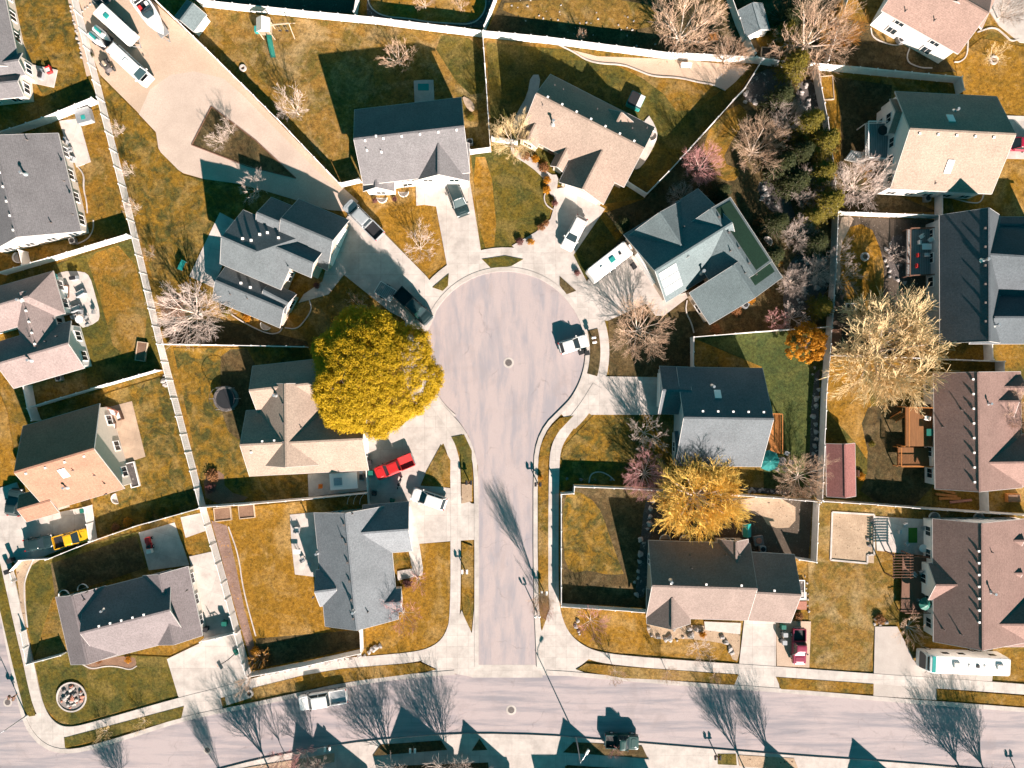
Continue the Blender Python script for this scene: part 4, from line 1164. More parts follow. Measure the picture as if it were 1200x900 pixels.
# evergreens
def conifer_mesh(seed, h, rad, nb=150, nl=40):
    rn = random.Random(seed); tb = MB(); fb = MB()
    tb.tube([(0, 0, -.1), (0, 0, h * .5), (0, 0, h * .97)], [.2, .12, .03], 7)
    for k in range(nb):
        t = (k + .5) / nb; z = h * (.12 + .86 * t); r = rad * (1 - t) ** .8 * rn.uniform(.75, 1.1) + .15
        az = k * 2.39996 + rn.uniform(-.3, .3); d = Vector((math.cos(az), math.sin(az), -.12 + .5 * t)); tip = Vector((0, 0, z)) + d * r
        tb.tube([(0, 0, z), tip], [.035, .01], 3, cap=False)
        for j in range(nl):
            f = .3 + .7 * rn.random(); p = Vector((0, 0, z)).lerp(tip, f) + rvec(rn, .16 * (1.2 - f * .4))
            n = (Vector((0, 0, 1)) + rvec(rn, .6) + d * .5).normalized(); u = (d + rvec(rn, .7)); u = (u - n * u.dot(n)).normalized(); v = n.cross(u); s = rn.uniform(.10, .24)
            fb.add([p - u * s * .4, p - v * s * .3, p + u * s, p + v * s * .3], [(0, 1, 2, 3)])
    return mesh_of(tb, 'trunk', M['bark']), mesh_of(fb, 'crown', L_OLV)
CON = [conifer_mesh(21, 8, 2.3), conifer_mesh(22, 6, 2.0)]
def conifer(label, px, rpx, h, mat=None, name='evergreen_tree', k=0):
    t, c = CON[k % 2]; h0 = (8, 6)[k % 2]; r0 = (2.3, 2.0)[k % 2]
    b = P(px, h * .4); b.z = gz(b); o = thing(name, label, 'tree', b, k * 1.7 + px[0]); s = rpx / SC / r0; o.scale = (s, s, h / h0)
    for nm, me, mt in (('trunk', t, None), ('crown', c, mat or L_OLV)):
        e = bpy.data.objects.new(nm, me); COL.objects.link(e); e.parent = o
        if mt: e.material_slots[0].link = 'OBJECT'; e.material_slots[0].material = mt
    return o
conifer('yellow-green evergreen growing over the gap of the top white fence', (930, 78), 21, 6, None, k=1)
conifer('olive evergreen against the teal stretch of the east fence, upper of the clump', (944, 148), 23, 7.5)
conifer('olive evergreen in the middle of the clump beside the east fence', (962, 170), 22, 7, k=1)
conifer('dark evergreen at the shaded left side of the clump beside the east fence', (936, 182), 20, 6.5, L_DRK)
conifer('olive evergreen with orange gaps, low in the clump beside the east fence', (960, 205), 21, 7)
conifer('dark evergreen in the deep shade below the grey bare tree', (930, 215), 22, 6, L_DRK, k=1)
conifer('olive evergreen next to the cream bare tree at the fence corner', (968, 238), 23, 6.5, k=1)
conifer('olive evergreen bush on the shaded side left of the fence corner', (950, 255), 18, 5)
conifer('dark evergreen shrub halfway down the shaded garden by the fence', (955, 285), 19, 4.5, L_DRK, k=1)
conifer('olive bushy evergreen close to the bottom fence of the shaded garden', (962, 360), 17, 4, k=1)
conifer('dark evergreen at the top edge between the pale shed and the orange tree', (925, 22), 22, 6, L_DRK)
conifer('olive evergreen right behind the top edge beside the orange twigs', (918, 40), 16, 4.5, k=1)
for i, (x, y, r_, hh, lb) in enumerate(((912, 118, 19, 7, 'below the rock pile at the thin fence'), (925, 140, 20, 8, 'above the grey bare tree'), (915, 195, 19, 7, 'right of the grey bare tree crown'), (945, 222, 20, 7, 'deep in the clump'), (908, 262, 18, 6, 'between the dark rocks and the camper house'),
        (935, 275, 18, 6, 'above the lilac bushes'), (905, 300, 16, 5, 'near the rear corner of the camper house'), (930, 330, 17, 5, 'left of the lilac bushes'), (845, 225, 15, 4, 'behind the camper house top'), (800, 232, 15, 4, 'under the pink tree'), (730, 262, 11, 3, 'at the drive beside the tan house'), (962, 320, 15, 4.5, 'squeezed along the shaded fence'))):  # evergreens and bushes added to deepen the dark of this garden
    if i % 2: tree('added bare grey shade bush ' + lb, (x, y), r_ * 1.15, 'medium', 'grey', hh * .7)
    else: conifer('added dark olive evergreen ' + lb, (x, y), r_, hh, L_DRK, k=(i // 2) % 2)
# shrubs
SHM = []
for sd in (31, 32):
    rn = random.Random(sd); fb = MB(); tb = MB(); cl = []
    for k in range(16):
        a = k * 2.4; q = .62 * math.sqrt((k + .5) / 16); cl.append((Vector((q * math.cos(a), q * math.sin(a), .62 - q * .45)), .36))
        tb.tube([(0, 0, 0), (q * math.cos(a) * .9, q * math.sin(a) * .9, .55 - q * .4)], [.03, .012], 3, cap=False)
    leaf_cloud(fb, cl, 34, .17, rn)
    SHM.append((mesh_of(tb, 'stem', M['bark']), mesh_of(fb, 'foliage', L_ORG)))
NS = [0]
def shrub(label, px, rpx, mat, h=.9, group=None, name='shrub'):
    k = NS[0]; NS[0] += 1; t, c = SHM[k % 2]; b = G(px)
    o = thing(name, label, 'shrub', b, k * 1.3, group); s = rpx / SC; o.scale = (s, s, h)
    for nm, me, mt in (('stem', t, None), ('foliage', c, mat)):
        e = bpy.data.objects.new(nm, me); COL.objects.link(e); e.parent = o
        if mt: e.material_slots[0].link = 'OBJECT'; e.material_slots[0].material = mt
for lb, px, r, mt in (
    ('round orange shrub at the garage end of the curved front bed', (641, 212), 6, L_ORG), ('round rust shrub against the tan house in the curved front bed', (637, 197), 8, L_BRN),
    ('orange shrub at the lit bend of the curved front bed', (640, 223), 6, L_ORG), ('dark wine shrub by the walk of the curved front bed', (650, 239), 5, L_RED),
    ('brown shrub below the wine one in the front bed', (640, 262), 5, L_BRN), ('orange shrub on the edge of the pink drive', (641, 224), 5, L_ORG),
    ('grey-brown shrub above the pair at the foot of the olive lawn', (634, 267), 6, L_BRN), ('wine-brown round shrub at the foot of the olive lawn, left of the pair', (609, 284), 6, L_RED),
    ('orange round shrub at the foot of the olive lawn, right of the pair', (622, 284), 5.5, L_ORG), ('rust shrub at the left end of the curved front bed', (616, 184), 7, L_BRN),
    ('orange shrub under the eave of the tan house', (627, 187), 6, L_ORG),
    ('orange-brown hedge clump at the tip of the mulch strip', (308, 768), 9, L_BRN), ('olive shrub leaning on the lower yard fence, upper left yard', (190, 600), 8, L_OLV),
    ('orange shrub beside the olive ones on the lower yard fence', (152, 611), 7, L_ORG), ('olive shrub in the row on the lower yard fence', (175, 605), 8, L_OLV),
    ('yellow shrub at the right end of the row on the lower yard fence', (205, 597), 7, L_OLV), ('brown shrub on the gravel end of that fence row', (137, 617), 6, L_BRN),
    ('rusty shrub clump in the mulch at the lower left of the trampoline yard', (250, 557), 10, L_BRN), ('wine shrub in the mulch below the rusty clump', (248, 572), 8, L_RED),
    ('yellow shrub against the wall of the dark multi-gabled house', (266, 365), 8, L_OLV), ('orange shrub along the lower wall of the dark multi-gabled house', (290, 373), 6, L_ORG),
    ('rusty shrub in the front bed of the corner house, left', (118, 773), 5, L_BRN), ('orange shrub in the front bed of the corner house, right', (152, 772), 5, L_ORG),
    ('rusty shrub beside the north wall of the camper house', (885, 262), 6, L_BRN), ('orange shrub by the rear corner of the camper house', (911, 308), 6, L_ORG),
    ('orange bush low beside the camper house front', (862, 365), 8, L_BRN), ('orange shrub next to the air unit of the camper house', (880, 352), 6, L_ORG),
    ('brown shrub at the lower corner bed of the camper house', (838, 386), 8, L_BRN), ('yellow shrub where the rock garden meets the entry path', (823, 743), 5, L_ORG),
    ('wine shrub in the island triangle by the drive', (676, 320), 5, L_RED), ('yellow shrub in the strip beside the mailboxes', (633, 559), 4, L_ORG),
    ('rust shrub beside the gravel parking wall', (935, 722), 7, L_BRN), ('brown shrub at the fire ring steps right', (1030, 725), 8, L_BRN),
    ('dark shrub at the corner of the orange-tan house', (30, 522), 9, L_DRK), ('green shrub on the hot tub side of the long fence', (108, 66), 5, L_DRK),
    ('yellow shrub beside the middle house on the right', (960, 30), 8, L_OLV), ('olive shrub beside the shed door on the top lawn', (905, 40), 10, L_OLV),
    ('dark red shrub at the front of the grey two-storey house, left', (440, 236), 4, L_RED), ('dark red shrub at the front of the grey two-storey house, right', (463, 234), 4, L_RED),
    ('orange shrub beside the grey two-storey house side gate', (551, 138), 6, L_OLV), ('tuft of yellow grass at the dry bed by the big lawn', (1020, 520), 5, L_OLV),
    ('orange dwarf shrub behind the shed with the red roof', (1008, 558), 6, L_ORG), ('wine shrub beside the stem sidewalk corner house', (478, 683), 7, L_RED),
    ('yellow bush on the mulch strip of the fenced back yard', (300, 762), 7, L_ORG), ('brown shrub in the shaded bed of the dark house entry', (372, 335), 5, L_RED)):
    shrub(lb, px, r, mt)
# ------------------------------------------------------------ vehicles
def rrect(x0, x1, hw, z, r, n=3, taper=0):
    """rounded rectangle ring in plan at height z"""
    pts = []
    for cx, cy, a0 in ((x1 - r, hw - r, 0), (x0 + r, hw - r, 90), (x0 + r, -hw + r, 180), (x1 - r, -hw + r, 270)):
        for k in range(n + 1):
            a = R(a0 + 90 * k / n); pts.append(Vector((cx + r * math.cos(a), cy + r * math.sin(a), z)))
    return pts
PAINT = {}
def paint(n, c):
    if n not in PAINT: PAINT[n] = m_paint(n + '_paint', c)
    return PAINT[n]
PW = ('white', (.68, .655, .63)); PK = ('black', (.015, .03, .032)); PR = ('red', (.42, .015, .015)); PY = ('yellow', (.62, .33, .01)); PM = ('maroon', (.22, .02, .05)); PSI = ('silver', (.27, .29, .30)); PG = ('dark_green', (.01, .045, .04)); PCR = ('crimson', (.30, .01, .035))
M['head'] = m_plain('headlamp_lens', (.75, .75, .75), .15); M['tail'] = m_plain('tail_lamp_lens', (.35, .01, .01), .2)
def wheel(root, x, y, r=.36, w=.24):
    sg = 1 if y > 0 else -1
    t = MB(); t.tube([(x, y - w / 2, r), (x, y - w / 2 + .03, r), (x, y + w / 2 - .03, r), (x, y + w / 2, r)], [r * .9, r, r, r * .9], 14)
    o = t.build('wheel', M['rubber'], root)
    m = MB(); m.tube([(x, y + sg * (w / 2 - .02), r), (x, y + sg * (w / 2 + .015), r)], [r * .62, r * .55], 10); m.build('rim', M['chrome'], o)
def car(label, rear, front, kind, col, cat='car', name=None, z=None, W=1.9, Hh=None, bed='black', extra=None):
    mid = ((rear[0] + front[0]) / 2, (rear[1] + front[1]) / 2)
    L = (P(front) - P(rear)).length
    g = G(mid)
    o = thing(name or {'suv': 'suv', 'sedan': 'sedan', 'pickup': 'pickup_truck', 'van': 'van'}[kind], label, cat, g, heading(rear, front))
    pm = paint(*col); b = L / 2; hw = W / 2
    H_ = Hh or {'suv': 1.75, 'sedan': 1.45, 'pickup': 1.9, 'van': 2.3}[kind]
    belt = H_ * .60; z0 = .32
    hood = {'suv': 1.25, 'sedan': 1.25, 'pickup': 1.35, 'van': .75}[kind]
    # body shell: rings going up
    cab0, cab1 = {'suv': (-b + .12, b - hood), 'sedan': (-b + .85, b - hood), 'pickup': (-b + L * .36, b - hood), 'van': (-b + .06, b - hood)}[kind]
    mb = MB()
    if kind == 'pickup':
        mb.rings([rrect(cab0, b - .08, hw * .94, z0, .18), rrect(cab0, b, hw, z0 + .25, .25), rrect(cab0, b - .01, hw, belt * .86, .3), rrect(cab0, b - .06, hw * .965, belt * .97, .32), rrect(cab0, b - .16, hw * .87, belt, .32)])
    else:
        mb.rings([rrect(-b + .1, b - .1, hw * .93, z0, .22), rrect(-b, b, hw, z0 + .25, .35), rrect(-b + .01, b - .02, hw, belt * .84, .42), rrect(-b + .05, b - .08, hw * .965, belt * .96, .45), rrect(-b + .14, b - .22, hw * .87, belt, .45)])
    body = mb.build('body', pm, o, smooth=False, bevel=.02)
    # hood crease panel
    MB().rings([rrect(cab1 + .15, b - .32, hw * .72, belt - .01, .22), rrect(cab1 + .25, b - .42, hw * .62, belt + .035, .22)]).build('hood', pm, o)
    # glasshouse and roof
    rk = {'suv': .5, 'sedan': .6, 'pickup': .25, 'van': .15}[kind]; fk = {'suv': .95, 'sedan': .85, 'pickup': .7, 'van': .7}[kind]
    t0, t1 = cab0 + rk, cab1 - fk; th = hw * .75
    if t1 - t0 < .8: t0, t1 = cab0 + .25, cab1 - .5
    gl = MB().rings([rrect(cab0, cab1, hw * .90, belt - .03, .16), rrect(t0, t1, th, H_ - .06, .18)]).build('cabin_glass', M['glass'], o)
    MB().rings([rrect(t0 - .05, t1 + .05, th + .03, H_ - .08, .2), rrect(t0, t1, th - .02, H_ - .015, .22), rrect(t0 + .2, t1 - .2, th - .2, H_ + .02, .2)]).build('roof', pm, o, bevel=.015)
    for sy in (-1, 1):
        for xa, xb in ((cab0 + .02, t0 - .02), (cab1 - .04, t1 + .02), ((cab0 + cab1) / 2, (t0 + t1) / 2)):
            MB().beam((xa, sy * hw * .885, belt - .03), (xb, sy * th, H_ - .06), .09, .05).build('pillar', pm, o)
        MB().rings([rrect(cab1 - .32, cab1 - .14, .10, belt + .06, .05), rrect(cab1 - .32, cab1 - .14, .10, belt + .22, .05)]).build('mirror', pm if kind != 'pickup' else M['black'], o).location = (0, sy * (hw + .10), 0)
        MB().box((b - .10, sy * hw * .74, belt * .76), (.16, .36, .16)).build('headlight', M['head'], o)
        MB().box((-b + .04, sy * hw * .82, belt * .82), (.12, .2, .26)).build('taillight', M['tail'], o)
        for x in (-b + L * .2, b - L * .18): wheel(o, x, sy * (hw - .10), .4 if kind == 'pickup' else .35)
    if kind == 'van' :
        MB().box((0, 0, H_ + .06), (.6, .6, .14)).build('roof_hatch', M['trim'], o)
    if kind == 'pickup':
        be = MB(); x0, x1 = -b + .06, cab0 - .02; zb = belt * .97; zf = .72
        bm_ = MB(); bm_.box(((x0 + x1) / 2, 0, zf), (x1 - x0, W * .86, .06)); bm_.build('bed_floor', M[bed], o)
        for sy in (-1, 1): be.box(((x0 + x1) / 2, sy * (hw - .07), (z0 + .1 + zb) / 2), (x1 - x0, .13, zb - z0 - .1))
        be.box((x1 - .03, 0, (zf + zb) / 2), (.06, W - .28, zb - zf)); be.build('bed', pm, o, bevel=.02)
        MB().box((x0, 0, (zf + zb) / 2 - .05), (.08, W - .28, zb - zf + .1)).build('tailgate', pm, o)
    MB().box((-b + .02, 0, z0 + .16), (.16, W * .86, .16)).build('bumper', M['chrome'] if kind == 'pickup' else pm, o)
    MB().box((b - .02, 0, z0 + .12), (.16, W * .86, .18)).build('bumper', M['chrome'] if kind == 'pickup' else pm, o)
    return o
car('dark suv parked on the drive of the grey two-storey house', (527, 209), (544, 254), 'suv', PK, W=2.05, Hh=1.85)
car('white suv parked on the drive of the tan-roofed house', (682, 256), (663, 293), 'suv', PW, W=1.95)
car('white hatchback standing at the kerb inside the turnaround', (655, 409), (688, 399), 'suv', PW, 'car', 'hatchback', Hh=1.6)
car('silver pickup with dark bed beside the multi-gabled dark house', (447, 279), (408, 240), 'pickup', PSI, 'pickup', W=2.0)
car('dark truck in shade on the drive beside the yellow tree', (467, 342), (504, 377), 'pickup', PK, 'pickup', W=2.05, Hh=2.0)
car('red pickup with covered bed on the drive by the yellow tree', (485, 537), (442, 555), 'pickup', PR, 'pickup', W=2.0, bed='red')
car('white suv on the drive below the red pickup', (523, 590), (484, 577), 'suv', PW, W=1.95)
car('yellow pickup on the drive of the orange-tan house', (68, 635), (109, 624), 'pickup', PY, 'pickup', W=1.95)
car('dark car in shade behind the yellow pickup', (33, 638), (66, 632), 'sedan', PK)
car('dark teal car at the corner of the orange-tan house', (21, 603), (24, 572), 'suv', PK)
car('white work pickup with an open grey bed parked on the street', (408, 812), (353, 821), 'pickup', PW, 'pickup', W=2.1, bed='steel')
car('dark green pickup parked at the south kerb of the street', (708, 864.5), (747, 866), 'pickup', PG, 'pickup', W=2.0, Hh=2.05)
car('maroon pickup on the gravel parking beside the tan drive', (933.5, 734), (933, 775), 'pickup', PM, 'pickup', W=1.9)
car('crimson car on the drive of the tall white house, right edge', (1205, 172), (1169, 171), 'suv', PCR)
car('white van with dark windscreen among the trailers on the gravel lot', (138, 62), (178, 99), 'van', PW, 'van', W=2.1)

def trailer_base(o, L, W, zf=.55, mat='steel', wheels=2):
    MB().box((0, 0, zf), (L, W, .08)).build('deck', M[mat], o)
    for sy in (-1, 1):
        MB().beam((L / 2, sy * W * .35, zf - .05), (L / 2 + 1.1, 0, zf - .05), .07, .09).build('drawbar', M['steel'], o)
        for k in range(wheels): wheel(o, -L * .08 - .45 * (wheels - 1) + .8 * k, sy * (W / 2 + .05), .32, .2)
    MB().tube([(L / 2 + .95, 0, 0), (L / 2 + .95, 0, zf + .25)], .04, 8).build('jack', M['steel'], o)
def vbase(name, label, cat, rear, front):
    mid = ((rear[0] + front[0]) / 2, (rear[1] + front[1]) / 2)
    return thing(name, label, cat, G(mid), heading(rear, front)), (P(front) - P(rear)).length
# motorhome
o, L = vbase('motorhome', 'long white motorhome with dark windscreen on the grey gravel pad', 'motorhome', (1168, 772), (1070, 768))
L *= .975; b = L / 2
MB().rings([rrect(-b, b, 1.27, .45, .25, 4), rrect(-b, b + .02, 1.28, 1.1, .3, 4), rrect(-b, b - .25, 1.28, 2.6, .35, 4), rrect(-b + .05, b - .5, 1.26, 3.05, .35, 4), rrect(-b + .15, b - .75, 1.16, 3.15, .3, 4)]).build('body', paint(*PW), o)
MB().rings([rrect(b - .9, b + .06, 1.22, 1.35, .3, 4), rrect(b - 1.2, b - .26, 1.2, 2.6, .3, 4), rrect(b - 1.2, b - .42, 1.17, 2.95, .3, 4)]).build('windscreen', M['glass'], o)
MB().box((b - 1.0, 0, 3.13), (.5, 2.3, .08)).build('visor', M['plastic_teal'], o)
for x, y, sx, sy, m in ((b - 4.2, .1, 1.0, .75, 'trim'), (-b + 1.6, .15, 1.0, .75, 'trim'), (b - 7.2, -.1, .5, .5, 'black'), (b - 6.0, -.55, .4, .4, 'trim'), (b - 8.2, .5, .35, .35, 'trim')):
    MB().rings([rrect(x - sx / 2, x + sx / 2, sy / 2, 3.13, .08), rrect(x - sx / 2 + .05, x + sx / 2 - .05, sy / 2 - .05, 3.13 + (.3 if sx > .9 else .14), .08)]).build('air_unit' if sx > .9 else 'roof_vent', M[m], o)
for sy in (-1, 1):
    for x in (b - 1.6, -b + 3.0, -b + 3.9): wheel(o, x, sy * 1.16, .48, .28)
    for x in (b - 3.2, b - 5.5, -b + 2.0): MB().box((x, sy * 1.285, 2.0), (1.0, .03, .7)).build('window', M['glass'], o)
    MB().tube([(b - .5, sy * 1.3, 2.4), (b - .2, sy * 1.55, 2.3)], .03, 6).build('mirror_arm', M['black'], o)
    MB().box((b - .02, sy * .95, 1.0), (.12, .35, .2)).build('headlight', M['head'], o)
# camper beside the drive
o, L = vbase('camper_trailer', 'white camper trailer with roof vents beside the teal-roofed house', 'camper', (690, 327), (735, 292))
b = L / 2
MB().rings([rrect(-b, b, 1.1, .5, .2, 4), rrect(-b, b, 1.12, 1.4, .25, 4), rrect(-b + .05, b - .3, 1.12, 2.45, .3, 4), rrect(-b + .15, b - .5, 1.02, 2.58, .3, 4)]).build('body', paint(*PW), o)
for x, y, s_, m in ((-1.6, .1, .4, 'trim'), (.3, .05, .85, 'plastic_teal'), (1.7, -.2, .4, 'black')):
    MB().rings([rrect(x - s_ / 2, x + s_ / 2, s_ * .42, 2.56, .08), rrect(x - s_ / 2 + .04, x + s_ / 2 - .04, s_ * .38, 2.72, .08)]).build('roof_vent', M[m], o)
for sy in (-1, 1):
    for x in (-.5, .3): wheel(o, x, sy * 1.02, .34, .2)
    for x in (-2, 1.4): MB().box((x, sy * 1.125, 1.6), (.9, .03, .55)).build('window', M['glass'], o)
    MB().beam((b - .05, sy * .6, .45), (b + 1.0, 0, .45), .08, .1).build('drawbar', M['steel'], o)
MB().rings([rrect(b + .1, b + .65, .3, .5, .1), rrect(b + .1, b + .65, .3, .95, .12)]).build('gas_bottle_cover', M['trim'], o)
# small dark trolley by the camper nose
o = thing('hand_truck', 'black hand cart standing at the nose of the white camper', 'cart', G((742, 312)), R(-55))
MB().box((0, 0, .25), (1.0, .6, .08)).build('tray', M['black'], o)
MB().tube([(-.5, -.25, .25), (-.75, -.25, 1.0), (-.75, .25, 1.0), (-.5, .25, .25)], .025, 6).build('handle', M['black'], o)
for sx in (-.35, .35):
    for sy in (-.32, .32): MB().tube([(sx, sy - .04, .14), (sx, sy + .04, .14)], .14, 10).build('wheel', M['rubber'], o)
# utility trailer
o, L = vbase('utility_trailer', 'open frame utility trailer in shade behind the dark truck', 'trailer', (444, 337), (462, 348))
trailer_base(o, L, 1.9, .5, 'deck_teal', 1)
for sy in (-1, 1):
    MB().beam((-L / 2, sy * .92, .95), (L / 2, sy * .92, .95), .06, .06).build('rail', M['trim'], o)
    for x in (-L / 2 + .03, 0, L / 2 - .03): MB().beam((x, sy * .92, .5), (x, sy * .92, .95), .06, .06).build('stake', M['trim'], o)
for x in (-L / 2, L / 2): MB().beam((x, -.92, .95), (x, .92, .95), .06, .06).build('rail', M['trim'], o)
# flat white cargo trailer
o, L = vbase('cargo_trailer', 'long white box trailer between the boat and the jet skis', 'trailer', (124, 18), (161, 52))
trailer_base(o, L, 2.1, .5, 'steel', 2); b = L / 2
MB().rings([rrect(-b, b, 1.05, .55, .12), rrect(-b, b, 1.06, 1.9, .14), rrect(-b + .06, b - .06, .98, 2.0, .14)]).build('box_body', paint(*PW), o)
MB().rings([rrect(-1.8, -1.0, .35, 1.99, .06), rrect(-1.75, -1.05, .31, 2.1, .06)]).build('roof_vent', M['plastic_teal'], o)
# jet skis on a trailer
ro = heading((108, 37), (133, 58))
tr = thing('jet_ski_trailer', 'short dark trailer carrying two white jet skis', 'trailer', G((120, 46)), ro)
trailer_base(tr, 3.2, 2.3, .42, 'black', 1)
for sy, lb in ((.58, 'white jet ski on the dark trailer, on the side of the box trailer'), (-.58, 'white jet ski on the dark trailer, on the side of the fence')):
    g = G((120, 46)) + Vector((-math.sin(ro) * sy, math.cos(ro) * sy, .46))
    j = thing('jet_ski', lb, 'jet ski', g, ro, 'jet skis on the trailer')
    MB().rings([[Vector((x, y * w_, z)) for y, z in ((-.5, .0), (.5, .0), (.62, .3), (.38, .55), (-.38, .55), (-.62, .3))] for x, w_ in ((-1.35, .8), (-.6, .85), (.4, .85), (1.0, .6), (1.5, .12))]).build('hull', paint(*PW), j)
    MB().rings([rrect(-1.1, .2, .2, .52, .12), rrect(-1.0, .1, .15, .80, .1)]).build('seat', M['plastic_teal'], j)
    MB().tube([(.3, -.35, .95), (.4, 0, .9), (.3, .35, .95)], .03, 6).build('handlebar', M['black'], j)
    MB().rings([rrect(.35, .9, .2, .53, .1), rrect(.35, .7, .14, .85, .08)]).build('fairing', paint(*PW), j)
# boat on trailer
rb_ = heading((160, -8), (200, 50)); g = G((181, 22))
tr = thing('boat_trailer', 'steel trailer under the white boat on the gravel lot', 'trailer', g, rb_)
trailer_base(tr, 6.6, 1.5, .45, 'steel', 2)
bo = thing('motor_boat', 'white motor boat with tower frame on a trailer, top left', 'boat', g + Vector((0, 0, .5)), rb_)
sec = []
for x, w_, zb, zt in ((-3.6, 1.1, .25, 1.05), (-2, 1.2, .1, 1.1), (0, 1.22, .05, 1.2), (1.6, 1.1, .1, 1.32), (2.8, .72, .3, 1.42), (3.5, .28, .6, 1.5), (3.8, .04, 1.0, 1.52)):
    sec.append([Vector((x, -w_, zt)), Vector((x, -w_ * .85, (zb + zt) / 2)), Vector((x, 0, zb)), Vector((x, w_ * .85, (zb + zt) / 2)), Vector((x, w_, zt)), Vector((x, w_ * .5, zt + .06)), Vector((x, -w_ * .5, zt + .06))])
MB().rings(sec).build('hull', paint(*PW), bo)
MB().rings([rrect(-3.1, .1, .85, 1.19, .3), rrect(-3.1, .1, .85, 1.225, .3)]).build('cockpit_floor', M['black'], bo)
for y0 in (-.55, .55): MB().rings([rrect(-1.3, -.6, .26, 1.2, .08), rrect(-1.3, -.65, .24, 1.55, .08)]).build('seat', M['red'] if y0 < 0 else M['cushion'], bo).location = (0, y0, 0)
MB().rings([rrect(-3.2, -2.4, .8, 1.2, .1), rrect(-3.2, -2.5, .75, 1.5, .1)]).build('rear_bench', M['cushion'], bo)
MB().rings([[Vector((.1 + .0, s_ * .9, 1.25)) for s_ in (-1, 1)] + [Vector((.9, .55, 1.3)), Vector((.9, -.55, 1.3))], [Vector((-.2, s_ * .8, 1.75)) for s_ in (-1, 1)] + [Vector((.3, .4, 1.75)), Vector((.3, -.4, 1.75))]]).build('windshield', M['glass'], bo)
for xx in (-1.6, -.7):
    MB().tube([(xx - .4, -1.15, 1.1), (xx - .1, -1.0, 2.6), (xx, -.7, 2.8), (xx, .7, 2.8), (xx - .1, 1.0, 2.6), (xx - .4, 1.15, 1.1)], .045, 8).build('tower', M['trim'], bo)
MB().tube([(-2.0, -1.1, 1.15), (-2.9, -1.0, 2.3), (-2.9, 1.0, 2.3), (-2.0, 1.1, 1.15)], .04, 6).build('tower', M['trim'], bo)
# garden tractor / quad bike
o = thing('quad_bike', 'dark quad bike with tan seat below the jet skis', 'quad bike', G((128, 80)), heading((122, 70), (136, 90)))
MB().rings([rrect(-1.0, 1.0, .42, .5, .2), rrect(-.95, .95, .5, .75, .2), rrect(-.6, .7, .3, .95, .15)]).build('body', M['iron'], o)
MB().rings([rrect(-.7, .1, .22, .9, .1), rrect(-.65, .05, .18, 1.08, .1)]).build('seat', M['wood_pale'], o)
MB().tube([(.35, -.45, 1.15), (.5, 0, 1.05), (.35, .45, 1.15)], .03, 6).build('handlebar', M['black'], o)
for sx in (-.75, .75):
    for sy in (-.55, .55): wheel(o, sx, sy, .33, .28)
o = thing('motorcycle', 'dark motorcycle on the drive in front of the red pickup', 'motorcycle', G((469, 565)), heading((472, 558), (467, 572)))
for x in (-.7, .7): wheel(o, x, 0.001, .32, .14)
MB().rings([rrect(-.6, .5, .12, .4, .08), rrect(-.55, .45, .18, .75, .1)]).build('body', M['black'], o)
MB().rings([rrect(-.75, .0, .15, .78, .08), rrect(-.7, -.05, .12, .9, .08)]).build('seat', M['iron'], o)
MB().tube([(.4, -.4, 1.0), (.5, 0, 1.02), (.4, .4, 1.0)], .025, 6).build('handlebar', M['chrome'], o)
o = thing('riding_mower', 'red riding mower with pale bag on the shaded patio', 'mower', G((177, 636)), R(100))
MB().rings([rrect(.1, 1.0, .35, .35, .12), rrect(.1, .95, .33, .85, .14)]).build('hood', M['red'], o)
MB().rings([rrect(-.75, .1, .42, .3, .08), rrect(-.7, .05, .4, .55, .08)]).build('body', M['red'], o)
MB().rings([rrect(-1.4, -.75, .4, .35, .1), rrect(-1.35, -.8, .36, .9, .1)]).build('grass_bag', M['cushion'], o)
MB().rings([rrect(-.6, -.15, .24, .56, .08), rrect(-.6, -.25, .2, .8, .08)]).build('seat', M['black'], o)
for sx, r_ in ((-.5, .25), (.75, .2)):
    for sy in (-.45, .45): wheel(o, sx, sy, r_, .18)
# ------------------------------------------------------------ fences
PM_ = {}
def fence(label, pts, hgt=1.9, bay=2.6, mat='vinyl', name='vinyl_fence', thin=False):
    w = [P(p) for p in pts]
    o = thing(name, label, 'fence', (w[0].x, w[0].y, 0))
    post = MB(); post.box((0, 0, hgt / 2 + .02), (.13, .13, hgt + .24)); post.box((0, 0, hgt + .16), (.18, .18, .05))
    pm = mesh_of(post, 'post', M[mat]); last = None; ang = 0
    for i in range(len(w) - 1):
        a, b = w[i], w[i + 1]; d = b - a; L = d.length
        if L < .2: continue
        n = max(1, round(L / bay)); ang = math.atan2(d.y, d.x); s = L / n
        q = MB(); q.box((0, 0, hgt / 2 + .04), (s - .12, .035, hgt - .2))
        for z in (.14, hgt - .02): q.box((0, 0, z), (s - .12, .075, .16))
        for k in range(int((s - .2) / .3)):
            q.box((-s / 2 + .25 + k * .3, 0, hgt / 2 + .04), (.16, .045, hgt - .24))
        me = mesh_of(q, 'panel', M[mat])
        for k in range(n):
            c = a + d * ((k + .5) / n); e = bpy.data.objects.new('panel', me); COL.objects.link(e); e.parent = o
            e.location = (c.x - w[0].x, c.y - w[0].y, RND.uniform(-.02, .02)); e.rotation_euler = (RND.gauss(0, .008), RND.gauss(0, .004), ang)
            t = a + d * (k / n); e = bpy.data.objects.new('post', pm); COL.objects.link(e); e.parent = o
            e.location = (t.x - w[0].x, t.y - w[0].y, 0); e.rotation_euler = (0, 0, ang)
        last = b
    e = bpy.data.objects.new('post', pm); COL.objects.link(e); e.parent = o; e.location = (last.x - w[0].x, last.y - w[0].y, 0); e.rotation_euler = (0, 0, ang)
    return o
fence('long white vinyl fence running down the left side from the trailers to the street', [(82, -40), (92, 0), (108, 62), (123, 120), (153, 240), (192, 404), (241, 592), (266, 680), (295, 791)])
